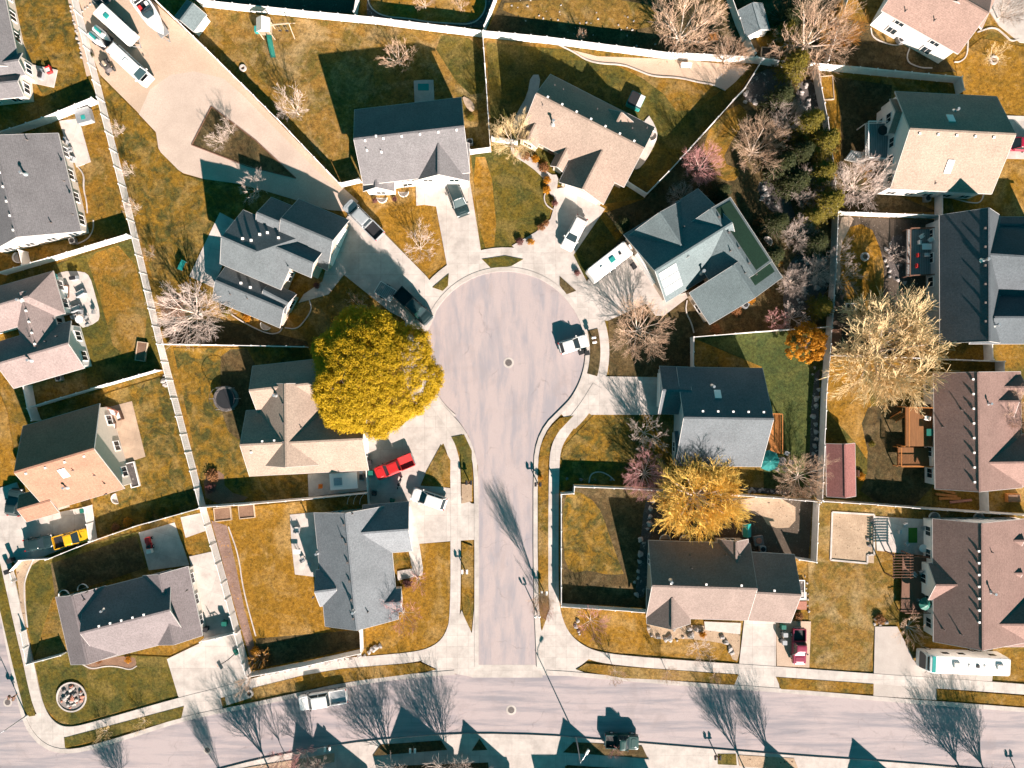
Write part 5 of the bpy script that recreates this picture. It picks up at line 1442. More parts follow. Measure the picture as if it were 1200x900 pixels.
fence('white vinyl fence across the top from the shed to the thin diagonal fence', [(238, 8), (340, 19), (440, 28.5), (567, 44), (640, 51), (780, 69), (881, 74), (919, 80)])
fence('thin white fence along the upper edge of the gravel lot', [(176, -5), (248, 64), (330, 145), (401, 219)])
fence('short white fence from the gravel lot corner to the grey two-storey house', [(403, 219), (424, 214)])
fence('thin white fence between the grey two-storey house yard and the tan house yard', [(566, 46), (570, 100), (575, 178), (552, 181)])
fence('short white fence at the left corner of the tan-roofed house', [(577, 166), (606, 170)])
fence('thin diagonal white fence behind the tan-roofed house', [(888, 78), (868, 110), (854, 124), (820, 162), (780, 206), (755, 231), (733, 217)])
fence('short white fence running up from the top fence, left of the oval lawn', [(418, 22), (424, -15)])
fence('white fence running off the top between oval lawn and rocky yard', [(568, 38), (588, -15)])
fence('teal-shaded fence running up beside the pale shed', [(880, 70), (862, 30), (846, -15)])
fence('thin white fence behind the orange tree at the top right', [(964, 78), (975, 40), (994, -15)])
fence('white fence from the evergreen gap to the upper right house', [(944, 81), (1000, 86), (1040, 90), (1117, 97), (1120, 112)])
fence('long teal-shaded east fence along the evergreen clump and green lawn', [(951, 82), (956, 110), (963, 144), (970, 200), (975, 252), (972, 330), (968, 385), (962, 460), (957, 584)])
fence('white fence along the top of the golden ring lawn', [(977, 252), (1030, 254), (1093, 256)])
fence('short white fence between the tall white house and the slate house', [(1095, 266), (1095, 256), (1095, 230)])
fence('thin white fence between the orange shrub and the green back lawn', [(809, 430), (809, 396), (880, 390), (966, 384)])
fence('thin white fence crossing under the big golden tree', [(971, 417), (1040, 419), (1110, 422), (1166, 424), (1166, 437)])
fence('short white fence between slate house and brown-roofed house', [(1152, 404), (1153, 422)])
fence('thin white fence along the back of the golden willow', [(657, 577), (671, 576), (672, 568), (740, 571), (820, 576), (900, 581), (955, 586)])
fence('white front fence of the rocky side yard beside the stem', [(657, 580), (657, 640), (657, 707), (700, 710), (757, 714)], 1.5)
fence('wide-looking white fence at the right end of the soil back yard', [(953, 588), (950, 655), (930, 652)])
fence('thin white fence between the two brown-roofed houses', [(958, 585), (1020, 589), (1080, 594), (1200, 602)])
fence('short white fence beside the orange lumber at the right edge', [(1147, 572), (1148, 597)])
fence('thin white fence between the dark house yard and the trampoline yard', [(198, 404), (260, 405), (361, 407)])
fence('thin white fence below the trampoline yard and patio', [(242, 592), (300, 588), (360, 583), (432, 576)])
fence('low white fence beside the spa slab and red pickup', [(428, 502), (434, 590)], 1.3)
fence('white fence along the front walk of the gold back yard', [(296, 787), (360, 775), (426, 760), (425, 734)])
fence('white fence with teal left half above the hot tub yard', [(5, 162), (60, 144), (117, 121)])
fence('short teal fence at the left edge near the mauve house', [(5, 162), (8, 176)])
fence('white fence below the mauve-grey roofed house', [(8, 322), (67, 305), (110, 292), (157, 278)])
fence('stub of white fence joining the mauve-grey house to its lower fence', [(33, 296), (37, 313)])
fence('white fence below the busy patio yard', [(47, 476), (117, 455), (190, 434)])
fence('stub of white fence between the cross-gabled and orange-tan houses', [(38, 452), (43, 478), (48, 492)])
fence('white fence below the yard of the orange-tan house', [(62, 653), (117, 631), (163, 615), (238, 594)], 1.5)
fence('short white fence beside the yellow pickup', [(108, 592), (114, 631)])
fence('short white gate fence below the cream side slab', [(240, 748), (282, 738)], 1.5)
fence('low white fence at the corner house side lawn', [(31, 738), (38, 775), (78, 764)], 1.2)
fence('low white corner wall by the yellow pickup drive', [(20, 680), (16, 668), (28, 655), (62, 653)], .9)
# ------------------------------------------------------------ boulders
BMS = []
for sd in range(4):
    rn = random.Random(50 + sd); bm = bmesh.new(); bmesh.ops.create_icosphere(bm, subdivisions=2, radius=.5)
    for v in bm.verts:
        n = v.co.normalized(); k = 1 + .22 * math.sin(3 * n.x + sd) + .18 * math.sin(4 * n.y + 2 * sd) + rn.uniform(-.07, .07)
        v.co = Vector((n.x * .62 * k, n.y * .45 * k, n.z * .38 * k))
    me = bpy.data.meshes.new('boulder'); bm.to_mesh(me); bm.free(); me.materials.append(M['rock']); BMS.append(me)
NBO = [0]
def boulders(label, group, line, n, size=.8, jit=2.0, mat=None):
    n = max(4, round(n * .6))
    pts = smooth_line(line, 1); tot = [0]
    for i in range(len(pts) - 1): tot.append(tot[-1] + (pts[i + 1] - pts[i]).length)
    for k in range(n):
        t = tot[-1] * (k + .5) / n; i = max(j for j in range(len(pts) - 1) if tot[j] <= t); f = (t - tot[i]) / max(1e-6, tot[i + 1] - tot[i])
        p = pts[i].lerp(pts[i + 1], f) + Vector((RND.gauss(0, jit), RND.gauss(0, jit)))
        o = bpy.data.objects.new('boulder', BMS[NBO[0] % 4]); NBO[0] += 1; COL.objects.link(o); g = G(p)
        s = size * .72 * RND.uniform(.5, 1.4); o.scale = (s, s, s * .8); o.location = g + Vector((0, 0, .16 * s)); o.rotation_euler = (0, 0, RND.uniform(0, 6.28))
        tag(o, label, 'boulder', group)
        if mat: o.material_slots[0].link = 'OBJECT'; o.material_slots[0].material = M[mat]
boulders('pale boulder in the rock row along the green lawn and east fence', 'rocks along the green lawn', [(956, 425), (955, 500), (951, 575)], 26, .85, 1.6)
boulders('rock in the line between rocky side yard and golden willow', 'rocks beside the golden willow', [(763, 582), (762, 615), (750, 645), (746, 680), (744, 700)], 22, .9, 2)
boulders('small rock in the row behind the fence of the umbrella house', 'rocks behind the umbrella house', [(868, 574), (922, 577)], 18, .6, 1)
boulders('pale rock bordering the front rock garden of the taupe house', 'rocks of the front rock garden', [(760, 733), (762, 745), (775, 749), (800, 747), (812, 742)], 14, .95, 1.2)
boulders('rock in the row above the entry path of the taupe house', 'rocks above the entry path', [(786, 735), (800, 735), (818, 738), (828, 747)], 10, .8, 1.4)
boulders('rock in the bed right of the spiky white tree', 'rocks right of the spiky tree', [(845, 748), (856, 756), (858, 772)], 8, .8, 2)
boulders('pale rock in the low wall along the walk below the gold back yard', 'rocks along the lower left walk', [(302, 792), (360, 781), (400, 773), (430, 767)], 30, .7, 1.2)
boulders('flat pale rock in the steps at the end of the walk wall', 'flat rocks at the wall end', [(432, 764), (446, 755)], 6, .9, 1)
boulders('rock in the pile inside the shaded garden near the fence top', 'rock pile by the thin fence', [(870, 105), (880, 118), (874, 112)], 9, 1.0, 4)
boulders('rock scattered in the deep shade of the evergreen garden', 'rocks in the evergreen garden', [(893, 220), (905, 240), (918, 256)], 18, .9, 4)
boulders('rock in the rocky patch between the two fences at the top', 'rocks between the top fences', [(935, 95), (942, 115), (948, 135)], 16, .8, 4)
boulders('rock in the pale rocky patch by the lower east fence bend', 'rocks by the east fence', [(945, 300), (955, 330), (940, 355)], 18, .8, 6)
boulders('white stone along the fence of the top left lawn', 'stones of the top left lawn', [(82, 5), (90, 40), (98, 70)], 20, .55, .8)
boulders('stone edging the stepping area beside the trailers', 'stones beside the trailers', [(94, 16), (104, 8), (112, 2)], 8, .7, .8)
boulders('rock in the dry bed beside the deck with red chairs', 'rocks by the red chairs deck', [(1040, 285), (1040, 310), (1046, 330), (1062, 332)], 16, .75, 2)
boulders('rock in the small bed by the big lawn pit', 'rocks at the lawn pit', [(1022, 724), (1030, 730), (1042, 728)], 10, .6, 1.5)
boulders('stone on the left lawn edge of the pink bare tree', 'stones by the pink tree', [(676, 725), (678, 737), (681, 747)], 7, .8, 1)
boulders('stone at the end of the fenced yard corner', 'stones in the yard corner', [(189, 440), (193, 447), (197, 455)], 7, .8, 2)
boulders('pale rock scattered over the rocky yard at the top', 'rocks of the top rocky yard', [(600, 12), (650, 22), (700, 30), (760, 45)], 64, .32, 9)
boulders('rock at the right edge of the side gravel by the big lawn', 'rocks beside the gravel wall', [(944, 672), (946, 690), (947, 720)], 12, .5, .8)
boulders('grey stone around the sunken bed at the patio of the lower brown-roofed house', 'stones of the pit bed', [(1022, 608), (1020, 630), (1016, 650)], 10, .7, 1.5, 'rock_dark')
boulders('dark rock in the bed of the shaded front yard above the white fence', 'dark rocks in the mulch', [(610 + 50, 566), (690, 560), (720, 566)], 6, .5, 2, 'rock_dark')
# round rock garden
def disc_sheet(name, c, r, mat, layer='isle'):
    return sheet(name, [[(c[0] + r * math.cos(R(a)), c[1] + r * math.sin(R(a))) for a in range(0, 360, 15)]], M[mat], layer)
M['pebble'] = m_speck('pebble_bed', (.13, .11, .10), (.33, .29, .27), 4, .5)
disc_sheet('rock_garden_bed', (85, 816), 16, 'pebble')
o = thing('stone_ring', 'pale stone ring round the circular rock garden on the corner lawn', 'edging', G((85, 816)))
b_ = MB(); b_.lathe([(2.0, 0), (2.0, .12), (2.2, .12), (2.2, 0)], 40, cap=False); b_.build('rim', M['concrete'], o)
for k in range(38):
    a = RND.uniform(0, 6.28); q = 13 * math.sqrt(RND.random())
    e = bpy.data.objects.new('boulder', BMS[k % 4]); COL.objects.link(e); s = RND.uniform(.25, .65); e.scale = (s, s, s); e.location = G((85 + q * math.cos(a), 816 + q * math.sin(a))) + Vector((0, 0, .1)); e.rotation_euler = (0, 0, a * 3)
    tag(e, 'rock inside the circular rock garden on the corner lawn', 'boulder', 'rocks of the circular rock garden')
    e.material_slots[0].link = 'OBJECT'; e.material_slots[0].material = M[('rock', 'rock_dark', 'brick_red')[k % 3]]
# ------------------------------------------------------------ edgings, rings
def edging(label, line, w=.16, closed=False, it=2, mat='concrete'):
    pts = smooth_line(line, it, closed); pts = pts + [pts[0]] if closed else pts
    mb = MB(); ws = [P(p) for p in pts]
    for i in range(len(ws) - 1):
        z = .07; mb.beam(ws[i] + Vector((0, 0, z)), ws[i + 1] + Vector((0, 0, z)), w, .16)
    o = mb.build('garden_edging', M[mat]); return tag(o, label, 'edging')
edging('curved pale edging round the oval lawn at the top', [(430, -5), (434, 10), (450, 20), (480, 22), (500, 26), (530, 28), (555, 29), (568, 15), (570, 0), (567, -8)])
edging('curved edging of the front bed beside the tan-roofed house', [(606, 185), (628, 193), (645, 205), (646, 220), (637, 228), (639, 240), (648, 246)])
edging('wavy edging between the pale gravel bed and the lawn behind the tan house', [(655, 53), (672, 61), (687, 71), (705, 75), (730, 76), (748, 83), (765, 90), (795, 91), (820, 97), (835, 99), (850, 106)])
edging('edging loop round the bed below the dark multi-gabled house', [(262, 362), (285, 378), (315, 392), (328, 390), (331, 384)])
edging('edging loop of the front bed of the dark multi-gabled house', [(334, 384), (348, 386), (358, 375), (366, 362), (362, 350)])
edging('wavy edging of the front bed of the corner house', [(97, 778), (108, 784), (125, 780), (140, 781), (153, 785), (161, 780)])
edging('edging of the bed behind the upper right brown-roofed house', [(1020, 33), (1022, 45), (1045, 54), (1058, 52)])
edging('edging of the second bed behind the upper right brown-roofed house', [(1068, 50), (1060, 72), (1078, 80), (1092, 80)])
edging('white wavy edging on the gold lawn, upper right', [(1145, 38), (1165, 31), (1178, 42), (1185, 49), (1194, 46)])
edging('curved white edging beside the rose-tan house corner', [(1134, 48), (1133, 66), (1125, 73), (1118, 73)])
edging('thin edging round the camper house front corner', [(805, 352), (803, 365), (810, 378), (813, 390)])
edging('edging between gravel bed and lawn beside the hot tub', [(92, 196), (99, 205), (98, 220), (102, 236), (103, 250)])
edging('edging of the bed at the lower corner of the mauve-grey house', [(110, 258), (110, 270), (103, 281), (90, 286)])
edging('thin edging between the mulch strip and the gold back yard', [(268, 617), (280, 650), (285, 690), (300, 745)])
edging('pale edging of the shaded pond bed beside the stem fence', [(690, 566), (692, 555), (703, 552), (714, 557), (720, 563)])
edging('long edging between dark lawn and the tan gravel strip, lower left', [(40, 655), (32, 672), (28, 690), (33, 735)])
edging('white timber edging of the sunken dry bed by the patio', [(975, 600), (1024, 603), (1024, 650), (1016, 650), (1016, 660), (973, 656), (975, 600)], .25, False, 0)
edging('white kerb round the shaded bed at the tall white house', [(1114, 232), (1145, 240), (1152, 232), (1153, 218)])
edging('grey timber edging of the triangular island', [(248, 125), (300, 165), (347, 209), (290, 195), (225, 170), (248, 125)], .14, False, 0, 'wood_brown')
def ring(label, c, r_px, mat='concrete', h=.22, name='tree_ring'):
    o = thing(name, label, 'edging', G(c)); r = r_px / SC
    MB().lathe([(r - .18, 0), (r - .18, h), (r + .05, h), (r + .08, 0)], 24, cap=False).build('rim', M[mat], o)
    MB().lathe([(r - .2, .05), (0.001, .08)], 24).build('soil', M['mulch'], o)
ring('white ring of blocks round the small bare tree above the yellow tree', (420, 366), 6)
ring('white ring of blocks under the small pale tree on the upper right lawn', (1164, 71), 4.5)
ring('pale fire ring in the middle of the golden ring lawn', (1013, 301), 4.6, name='fire_ring')
ring('small pale fire ring on the lawn beside the gravel lot', (285, 80), 3.5, name='fire_ring')
ring('white ring under the wide pinkish tree beside the dark house', (234, 370), 3.6)
ring('white block ring on the lower left strip near the driveway', (293, 812), 4)
# manholes
for lb, p, r in (('round iron manhole cover in the middle of the turnaround', (596, 425), .5), ('iron manhole cover in the street below the stem', (599, 832), .48), ('iron manhole cover in the street near the lower left', (243, 879), .4), ('iron manhole cover in the left side street', (9, 823), .42)):
    o = thing('manhole_cover', lb, 'manhole', G(p)); MB().lathe([(r * 1.55, 0), (r * 1.5, .012), (r, .014)], 24).build('collar', M['kerb'], o)
    m_ = MB(); m_.lathe([(r, .004), (r, .022), (r * .9, .022), (r * .85, .017), (.001, .017)], 24)
    for k in range(8): m_.box((r * .5 * math.cos(k * .785), r * .5 * math.sin(k * .785), .02), (.1, .1, .012))
    m_.build('lid', M['iron'], o)
# ------------------------------------------------------------ street furniture
def lamp(label, base, h, arm=None):
    o = thing('street_lamp', label, 'street lamp', G(base), heading(base, arm) if arm else 0)
    MB().lathe([(.16, 0), (.16, .3), (.1, .4), (.075, h * .6), (.06, h)], 12).build('pole', M['steel'], o)
    if arm:
        MB().tube([(0, 0, h - .3), (.5, 0, h + .05), (1.6, 0, h + .15)], [.05, .045, .04], 8).build('arm', M['steel'], o)
        MB().rings([rrect(1.4, 2.2, .16, h + .05, .1), rrect(1.4, 2.2, .18, h + .18, .12), rrect(1.5, 2.1, .12, h + .25, .1)]).build('lamp_head', M['trim'], o)
    else:
        for sx in (-.3, .3):
            MB().lathe([(.08, h - .05), (.15, h + .15), (.17, h + .38), (.03, h + .5)], 10, (sx, 0, 0)).build('lantern', M['lamp_glass'], o)
        MB().beam((-.3, 0, h - .08), (.3, 0, h - .08), .07, .07).build('arm', M['steel'], o)
lamp('tall pole lamp at the south walk throwing the long thin shadow to the stem', (675, 864), 6.6, (682, 852))
lamp('pole lamp on the lower left street corner', (32, 838), 4.4, (10, 850))
lamp('short post lamp beside the stem kerb with a two-headed shadow', (629, 716), 2.0)
def mailbox(label, p, ang=0, mat='black'):
    o = thing('mailbox', label, 'mailbox', G(p), R(ang))
    MB().box((0, 0, .5), (.12, .12, 1.0)).build('post', M['wood_brown'], o)
    MB().beam((0, -.5, 1.0), (0, .5, 1.0), .12, .08).build('shelf', M['wood_brown'], o)
    for sy in (-.34, .34):
        rr = []
        for x in (-.3, .3): rr.append([Vector((x, sy + .17 * math.cos(a), 1.18 + (.2 * math.sin(a) if math.sin(a) > 0 else .13 * math.sin(a)))) for a in [k * math.pi / 6 for k in range(12)]])
        b = MB().rings(rr).build('box', M[mat], o); MB().box((.1, sy + .19, 1.3), (.05, .02, .2)).build('flag', M['red'], b)
mailbox('pair of dark mailboxes beside the right kerb of the stem', (630, 566), 90)
mailbox('pair of mailboxes at the lower end of the left stem strip', (550, 564), 90)
mailbox('pale mailbox in the left stem strip near its lower third', (545, 667), 90, 'trim')
mailbox('white mailbox in the right stem strip above the narrow tree', (637, 692), 90, 'trim')
mailbox('brown mailboxes at the kerb of the left side street', (21, 813), 75, 'brown')
mailbox('mailbox beside the turnaround in the shaded strip at right', (695, 399), 10, 'trim')
mailbox('twin dark mailboxes at the bottom right edge', (1190, 901), 90)
mailbox('twin dark mailboxes by the olive end of the bottom right strip', (838, 882), 90)
mailbox('pale mailbox in the dark bottom strip below the wide gable shadow', (485, 874), 90, 'trim')
mailbox('white mailbox at the right end of the lower left strip', (386, 873), 90, 'trim')
def bin_(label, p, mat, ang=0, group=None):
    o = thing('wheelie_bin', label, 'bin', G(p), R(ang), group)
    MB().rings([rrect(-.26, .26, .26, .05, .05), rrect(-.32, .32, .32, 1.0, .06)]).build('body', M[mat], o)
    MB().rings([rrect(-.34, .36, .34, 1.0, .06), rrect(-.32, .34, .31, 1.09, .08)]).build('lid', M[mat], o)
    for sy in (-.26, .26): MB().tube([(-.3, sy - .04, .12), (-.3, sy + .04, .12)], .12, 10).build('wheel', M['rubber'], o)
bin_('black bin at the kerb behind the white hatchback, left of two', (681, 413), 'black', 20)
bin_('black bin at the kerb behind the white hatchback, right of two', (687, 414), 'black', 10)
bin_('teal bin at the side wall by the gravel parking, top of three', (915, 732), 'plastic_green')
bin_('pale bin at the side wall by the gravel parking, middle of three', (917, 741), 'grey_plastic')
bin_('pale bin at the side wall by the gravel parking, lowest of three', (916, 750), 'grey_plastic')
bin_('dark bin beside the red pickup, nearer the house', (434, 541), 'black')
bin_('green bin beside the red pickup, below the dark one', (436, 553), 'plastic_green')
bin_('dark bin in shade between the red pickup and the grey house', (440, 577), 'black')
bin_('green bin in shade in front of the grey house wall', (461, 586), 'plastic_green')
bin_('green bin inside the shaded end of the cream side slab', (266, 728), 'plastic_green')
bin_('dark bin in the left shaded end of the cream side slab', (244, 735), 'black')
bin_('dark bin at the far left beside the sidewalk, upper', (17, 655), 'black', 20)
bin_('dark bin at the far left beside the sidewalk, lower', (14, 668), 'black', 20)
bin_('black bin beside the yellow pickup fence', (101, 597), 'plastic_green', 10)
# basketball hoop
o = thing('basketball_hoop', 'portable basketball hoop on the wide driveway, lower left', 'basketball hoop', G((278, 763)), heading((278, 763), (264, 771)))
MB().rings([rrect(-.7, .5, .45, .02, .1), rrect(-.65, .4, .4, .22, .12)]).build('base', M['plastic_green'], o)
MB().tube([(-.2, 0, .2), (0, 0, 2.6), (.5, 0, 3.2), (1.2, 0, 3.25)], .06, 8).build('pole', M['black'], o)
MB().box((1.25, 0, 3.3), (.05, 1.25, .85)).build('backboard', M['grey_plastic'], o)
MB().tube([(1.55 + .24 * math.cos(k * .5236), .24 * math.sin(k * .5236), 3.05) for k in range(13)], .02, 6).build('rim', M['orange'], o)
# ------------------------------------------------------------ garden things
def trampoline(label, c, r):
    o = thing('trampoline', label, 'trampoline', G(c)); n = 24
    MB().lathe([(r * .82, .86), (.001, .84)], n).build('mat', M['black'], o)
    MB().lathe([(r * .80, .88), (r, .92), (r * 1.04, .88)], n, cap=False).build('pad', M['iron'], o)
    for k in range(6):
        a = k * math.pi / 3; x, y = r * math.cos(a), r * math.sin(a)
        MB().tube([(x, y, 0), (x, y, 2.4)], .03, 6).build('leg', M['steel'], o)
    MB().tube([(r * math.cos(k * .2618), r * math.sin(k * .2618), 2.4) for k in range(25)], .03, 5).build('net_hoop', M['black'], o)
trampoline('dark round trampoline on the lawn left of the yellow-tree house', (268, 467), 1.8)
trampoline('dark round trampoline at the top edge above the jet skis', (124, 1), 1.3)
# play set
o = thing('play_set', 'timber play set with a green slide and swing beam on the top lawn', 'play set', G((316, 40)), R(0))
for sx in (-.8, .8):
    for sy in (-.8, .8): MB().box((sx, sy, 1.35), (.12, .12, 2.7)).build('post', M['wood_pale'], o)
MB().box((0, 0, 1.4), (1.7, 1.7, .08)).build('platform', M['wood_pale'], o)
MB().add([(-1, -1, 2.6), (1, -1, 2.6), (1, 1, 2.6), (-1, 1, 2.6), (0, -1, 3.3), (0, 1, 3.3), ], [(0, 4, 5, 3), (1, 2, 5, 4), (0, 1, 4), (2, 3, 5), (0, 3, 2, 1)]).build('roof', M['cream'], o)
sl_ = []
for t in range(7):
    f = t / 6; y = -.9 - 2.6 * f; z = 1.45 - 1.3 * (f ** 1.25) + .05; sl_.append([Vector((.5 + dx + .15 * f, y, z + dz)) for dx, dz in ((-.34, .22), (-.26, .0), (.26, .0), (.34, .22), (.38, .2), (.28, -.06), (-.28, -.06), (-.38, .2))])
MB().rings(sl_).build('slide', M['plastic_green'], o)
MB().rings([rrect(-1.7, -1.0, .45, .9, .1), rrect(-1.7, -1.0, .45, 1.5, .12)]).build('climbing_box', M['plastic_teal'], o)
MB().beam((.8, .1, 2.35), (3.6, .35, 2.35), .13, .15).build('swing_beam', M['wood_pale'], o)
for sy in (-1.0, 1.3): MB().beam((3.6, .3, 2.35), (3.7, .3 + sy, 0), .1, .1).build('frame_leg', M['wood_pale'], o)
for x in (1.7, 2.7):
    for d in (-.2, .2): MB().tube([(x + d, .22, 2.3), (x + d, .22, .55)], .015, 4).build('chain', M['steel'], o)
    MB().box((x, .22, .52), (.46, .2, .04)).build('swing_seat', M['black'], o)
# raised beds, sand box
def raised_bed(label, px, sx, sy, ang, mat='straw_bed', wood='wood_pale', name='raised_bed'):
    o = thing(name, label, 'planter', G(px), R(ang))
    for s_ in (-1, 1):
        MB().box((0, s_ * (sy / 2), .18), (sx + .1, .1, .36)).build('board', M[wood], o)
        MB().box((s_ * (sx / 2), 0, .175), (.1, sy - .1, .35)).build('board', M[wood], o)
    MB().box((0, 0, .13), (sx - .1, sy - .1, .24)).build('soil', M[mat], o)
raised_bed('raised garden bed with brown soil, left of the pair in the gold yard', (262, 602), 2.4, 1.9, 6, 'mulch')
raised_bed('raised garden bed with a white stone, right of the pair in the gold yard', (290, 599), 2.2, 1.9, 6, 'mulch')
raised_bed('small timber box of soil on the lawn below the busy patio', (167, 412), 1.4, 2.7, -8, 'mulch')
raised_bed('timber framed bed on the shaded lawn under the upper right fence', (968, 104), 1.8, 3.4, 4, 'grass_gold')
raised_bed('small empty timber frame under the pale shed at the top', (902, 63), 2.6, 1.4, -4, 'soil')
raised_bed('timber frame bed beside the big golden tree trunk', (979, 400), 1.2, 3.4, 0, 'mulch', 'wood_brown')
raised_bed('small white timber frame on the golden ring lawn', (996, 360), 1.4, 1.0, 0, 'soil', 'trim')
def bench(label, px, ang, mat='plastic_teal'):
    o = thing('bench', label, 'bench', G(px), R(ang))
    MB().box((0, 0, .45), (1.5, .42, .06)).build('seat', M[mat], o)
    MB().box((0, .22, .75), (1.5, .06, .5)).build('backrest', M[mat], o)
    for sx in (-.65, .65): MB().box((sx, .0, .22), (.08, .4, .42)).build('leg', M['steel'], o)
bench('teal bench on the lawn left of the dark multi-gabled house', (216, 312), 65)
bench('pale bench on the gravel bed behind the tan house', (803, 79), -5, 'trim')
# patio furniture
def chair(label, px, ang, mat, group, name='patio_chair', z=None):
    g = G(px); g.z = g.z if z is None else z
    o = thing(name, label, 'chair', g, R(ang), group)
    MB().rings([rrect(-.28, .28, .28, .38, .06), rrect(-.27, .27, .27, .46, .06)]).build('seat', M[mat], o)
    MB().beam((-.26, -.27, .7), (-.26, .27, .7), .06, .5).build('backrest', M[mat], o)
    for sx in (-.24, .24):
        for sy in (-.24, .24): MB().tube([(sx, sy, 0), (sx, sy, .4)], .025, 5, cap=False).build('leg', M['steel'], o)
    for sy in (-.29, .29): MB().box((0, sy, .62), (.5, .05, .05)).build('armrest', M[mat], o)
def table(label, px, r, mat='grey_plastic', z=None, square=False, name='patio_table'):
    g = G(px); g.z = g.z if z is None else z
    o = thing(name, label, 'table', g)
    (MB().rings([rrect(-r, r, r * .62, .70, .08), rrect(-r, r, r * .62, .74, .08)]) if square else MB().lathe([(r, .70), (r, .74), (.001, .74)], 20)).build('tabletop', M[mat], o)
    for k in range(4):
        a = k * 1.5708 + .785; q = r * (.6 if not square else .55); MB().tube([(q * math.cos(a), q * math.sin(a) * (1 if not square else .8), 0), (q * math.cos(a), q * math.sin(a) * (1 if not square else .8), .70)], .03, 5).build('leg', M['steel'], o)
def parasol(label, px, r, mat, z=None, h=2.5):
    g = G(px); g.z = g.z if z is None else z
    o = thing('parasol', label, 'parasol', g)
    MB().lathe([(.25, 0), (.25, .1), (.03, .12)], 12).build('base', M['rock_dark'], o)
    MB().tube([(0, 0, .1), (0, 0, h + .05)], .03, 8).build('pole', M['trim'], o)
    n = 8; cb = MB(); pts = []
    for f, z_ in ((.02, h), (.5, h - .22), (1, h - .52)):
        pts.append([Vector((r * f * math.cos(k * math.pi / n) * (1 if k % 2 == 0 else .93), r * f * math.sin(k * math.pi / n) * (1 if k % 2 == 0 else .93), z_ - (.03 if k % 2 else 0) * f)) for k in range(2 * n)])
    cb.rings(pts, cap=False); cb.rings([[v - Vector((0, 0, .03)) for v in q] for q in pts[::-1]], cap=False); cb.build('canopy', M[mat], o)
    for k in range(n): 
        a = k * 2 * math.pi / n; MB().tube([(0, 0, h - .03), (r * .98 * math.cos(a), r * .98 * math.sin(a), h - .5)], .014, 4).build('rib', M['steel'], o)
def cluster(where, group, spots, mat, z=None):
    for i, (x, y, a) in enumerate(spots): chair(f'patio chair {where}', (x, y), a, mat, group, z=z)
def deck(label, corners, z, mat, rail=True, rails=(0, 1, 2), railmat=None, name='timber_deck'):
    ws = [P(c, z) for c in corners]; c0 = sum(ws, Vector()) / len(ws); o = thing(name, label, 'deck', (c0.x, c0.y, 0)); off = Vector((c0.x, c0.y, 0))
    MB().slab([w.xy for w in ws], z - .18, z).build('floor', M[mat], o, off)
    n = len(ws)
    for i in range(n):
        a, b = ws[i], ws[(i + 1) % n]
        MB().tube([(a.x, a.y, 0), (a.x, a.y, z - .02)], .09, 6).build('post', M[railmat or mat], o, off)
        if rail and i in rails:
            q = MB(); q.beam(a + Vector((0, 0, .95)), b + Vector((0, 0, .95)), .12, .06); q.beam(a + Vector((0, 0, .12)), b + Vector((0, 0, .12)), .06, .06)
            m = max(2, int((b - a).length / .22))
            for k in range(m + 1):
                t = a.lerp(b, k / m); q.beam(t + Vector((0, 0, .02)), t + Vector((0, 0, .95)), .04, .04)
            q.build('railing', M[railmat or mat], o, off)
    return o
def steps(label, px0, px1, wd, z, mat, n=5):
    a = P(px0, z); b = P(px1); o = thing('steps', label, 'steps', (a.x, a.y, 0), math.atan2(b.y - a.y, b.x - a.x)); L = (Vector((b.x, b.y, 0)) - Vector((a.x, a.y, 0))).length
    for k in range(n): MB().box((L * (k + .5) / n, 0, z * (1 - (k + 1) / (n + 1)) - .03), (L / n, wd, .06)).build('tread', M[mat], o)
    for sy in (-1, 1): MB().beam((0, sy * wd / 2, z - .15), (L, sy * wd / 2, .1), .06, .25).build('stringer', M[mat], o)
# decks
M['wood_dark'] = m_boards('shaded_deck_boards', (.20, .09, .035))  # darker copy of the orange boards, shade put into the colour
deck('orange deck at the right side of the umbrella house', [(894, 484), (914, 485), (914, 531), (893, 531)], 1.0, 'wood_orange', True, (0, 1), 'wood_orange')
parasol('open teal parasol beside the orange deck', (895, 538), 1.55, 'fabric_teal')
table('round glass garden table below the orange deck', (914, 540), .65, 'rock_dark')
cluster('around the round table by the teal parasol', 'chairs by the teal parasol', [(920, 531, 240), (925, 541, 180), (918, 549, 120), (909, 549, 60)], 'grey_plastic')
deck('dark grey deck with brown border behind the slate-roofed house', [(1063, 269), (1101, 268), (1101, 322), (1062, 324)], 1.2, 'deck_teal', True, (0, 2, 3), 'wood_brown')
table('pale table on the dark grey deck', (1077, 292), .7, 'trim', 1.2, True)
cluster('white, around the pale table on the dark grey deck', 'white chairs on the grey deck', [(1070, 287, 0), (1072, 280, 300), (1082, 284, 220), (1078, 301, 90)], 'trim', 1.2)
chair('red chair on the dark grey deck, upper of the two', (1068, 302), 0, 'red', 'red chairs on the grey deck', z=1.2)
chair('red chair on the dark grey deck, lower of the two', (1067, 314), 0, 'red', 'red chairs on the grey deck', z=1.2)
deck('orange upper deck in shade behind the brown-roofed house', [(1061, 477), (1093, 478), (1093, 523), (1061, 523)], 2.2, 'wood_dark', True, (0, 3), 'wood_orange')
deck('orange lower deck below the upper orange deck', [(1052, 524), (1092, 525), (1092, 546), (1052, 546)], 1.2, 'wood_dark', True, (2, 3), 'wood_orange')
steps('orange timber steps left of the upper orange deck', (1060, 484), (1046, 492), 1.0, 2.0, 'wood_orange', 7)
table('dark table on the orange upper deck', (1078, 505), .8, 'plastic_green', 2.2, True)
chair('pale lounge chair on the orange upper deck', (1073, 489), 170, 'trim', 'chairs on the orange deck', z=2.2)
chair('teal chair on the orange lower deck', (1086, 528), 180, 'plastic_teal', 'chairs on the orange deck', z=1.2)
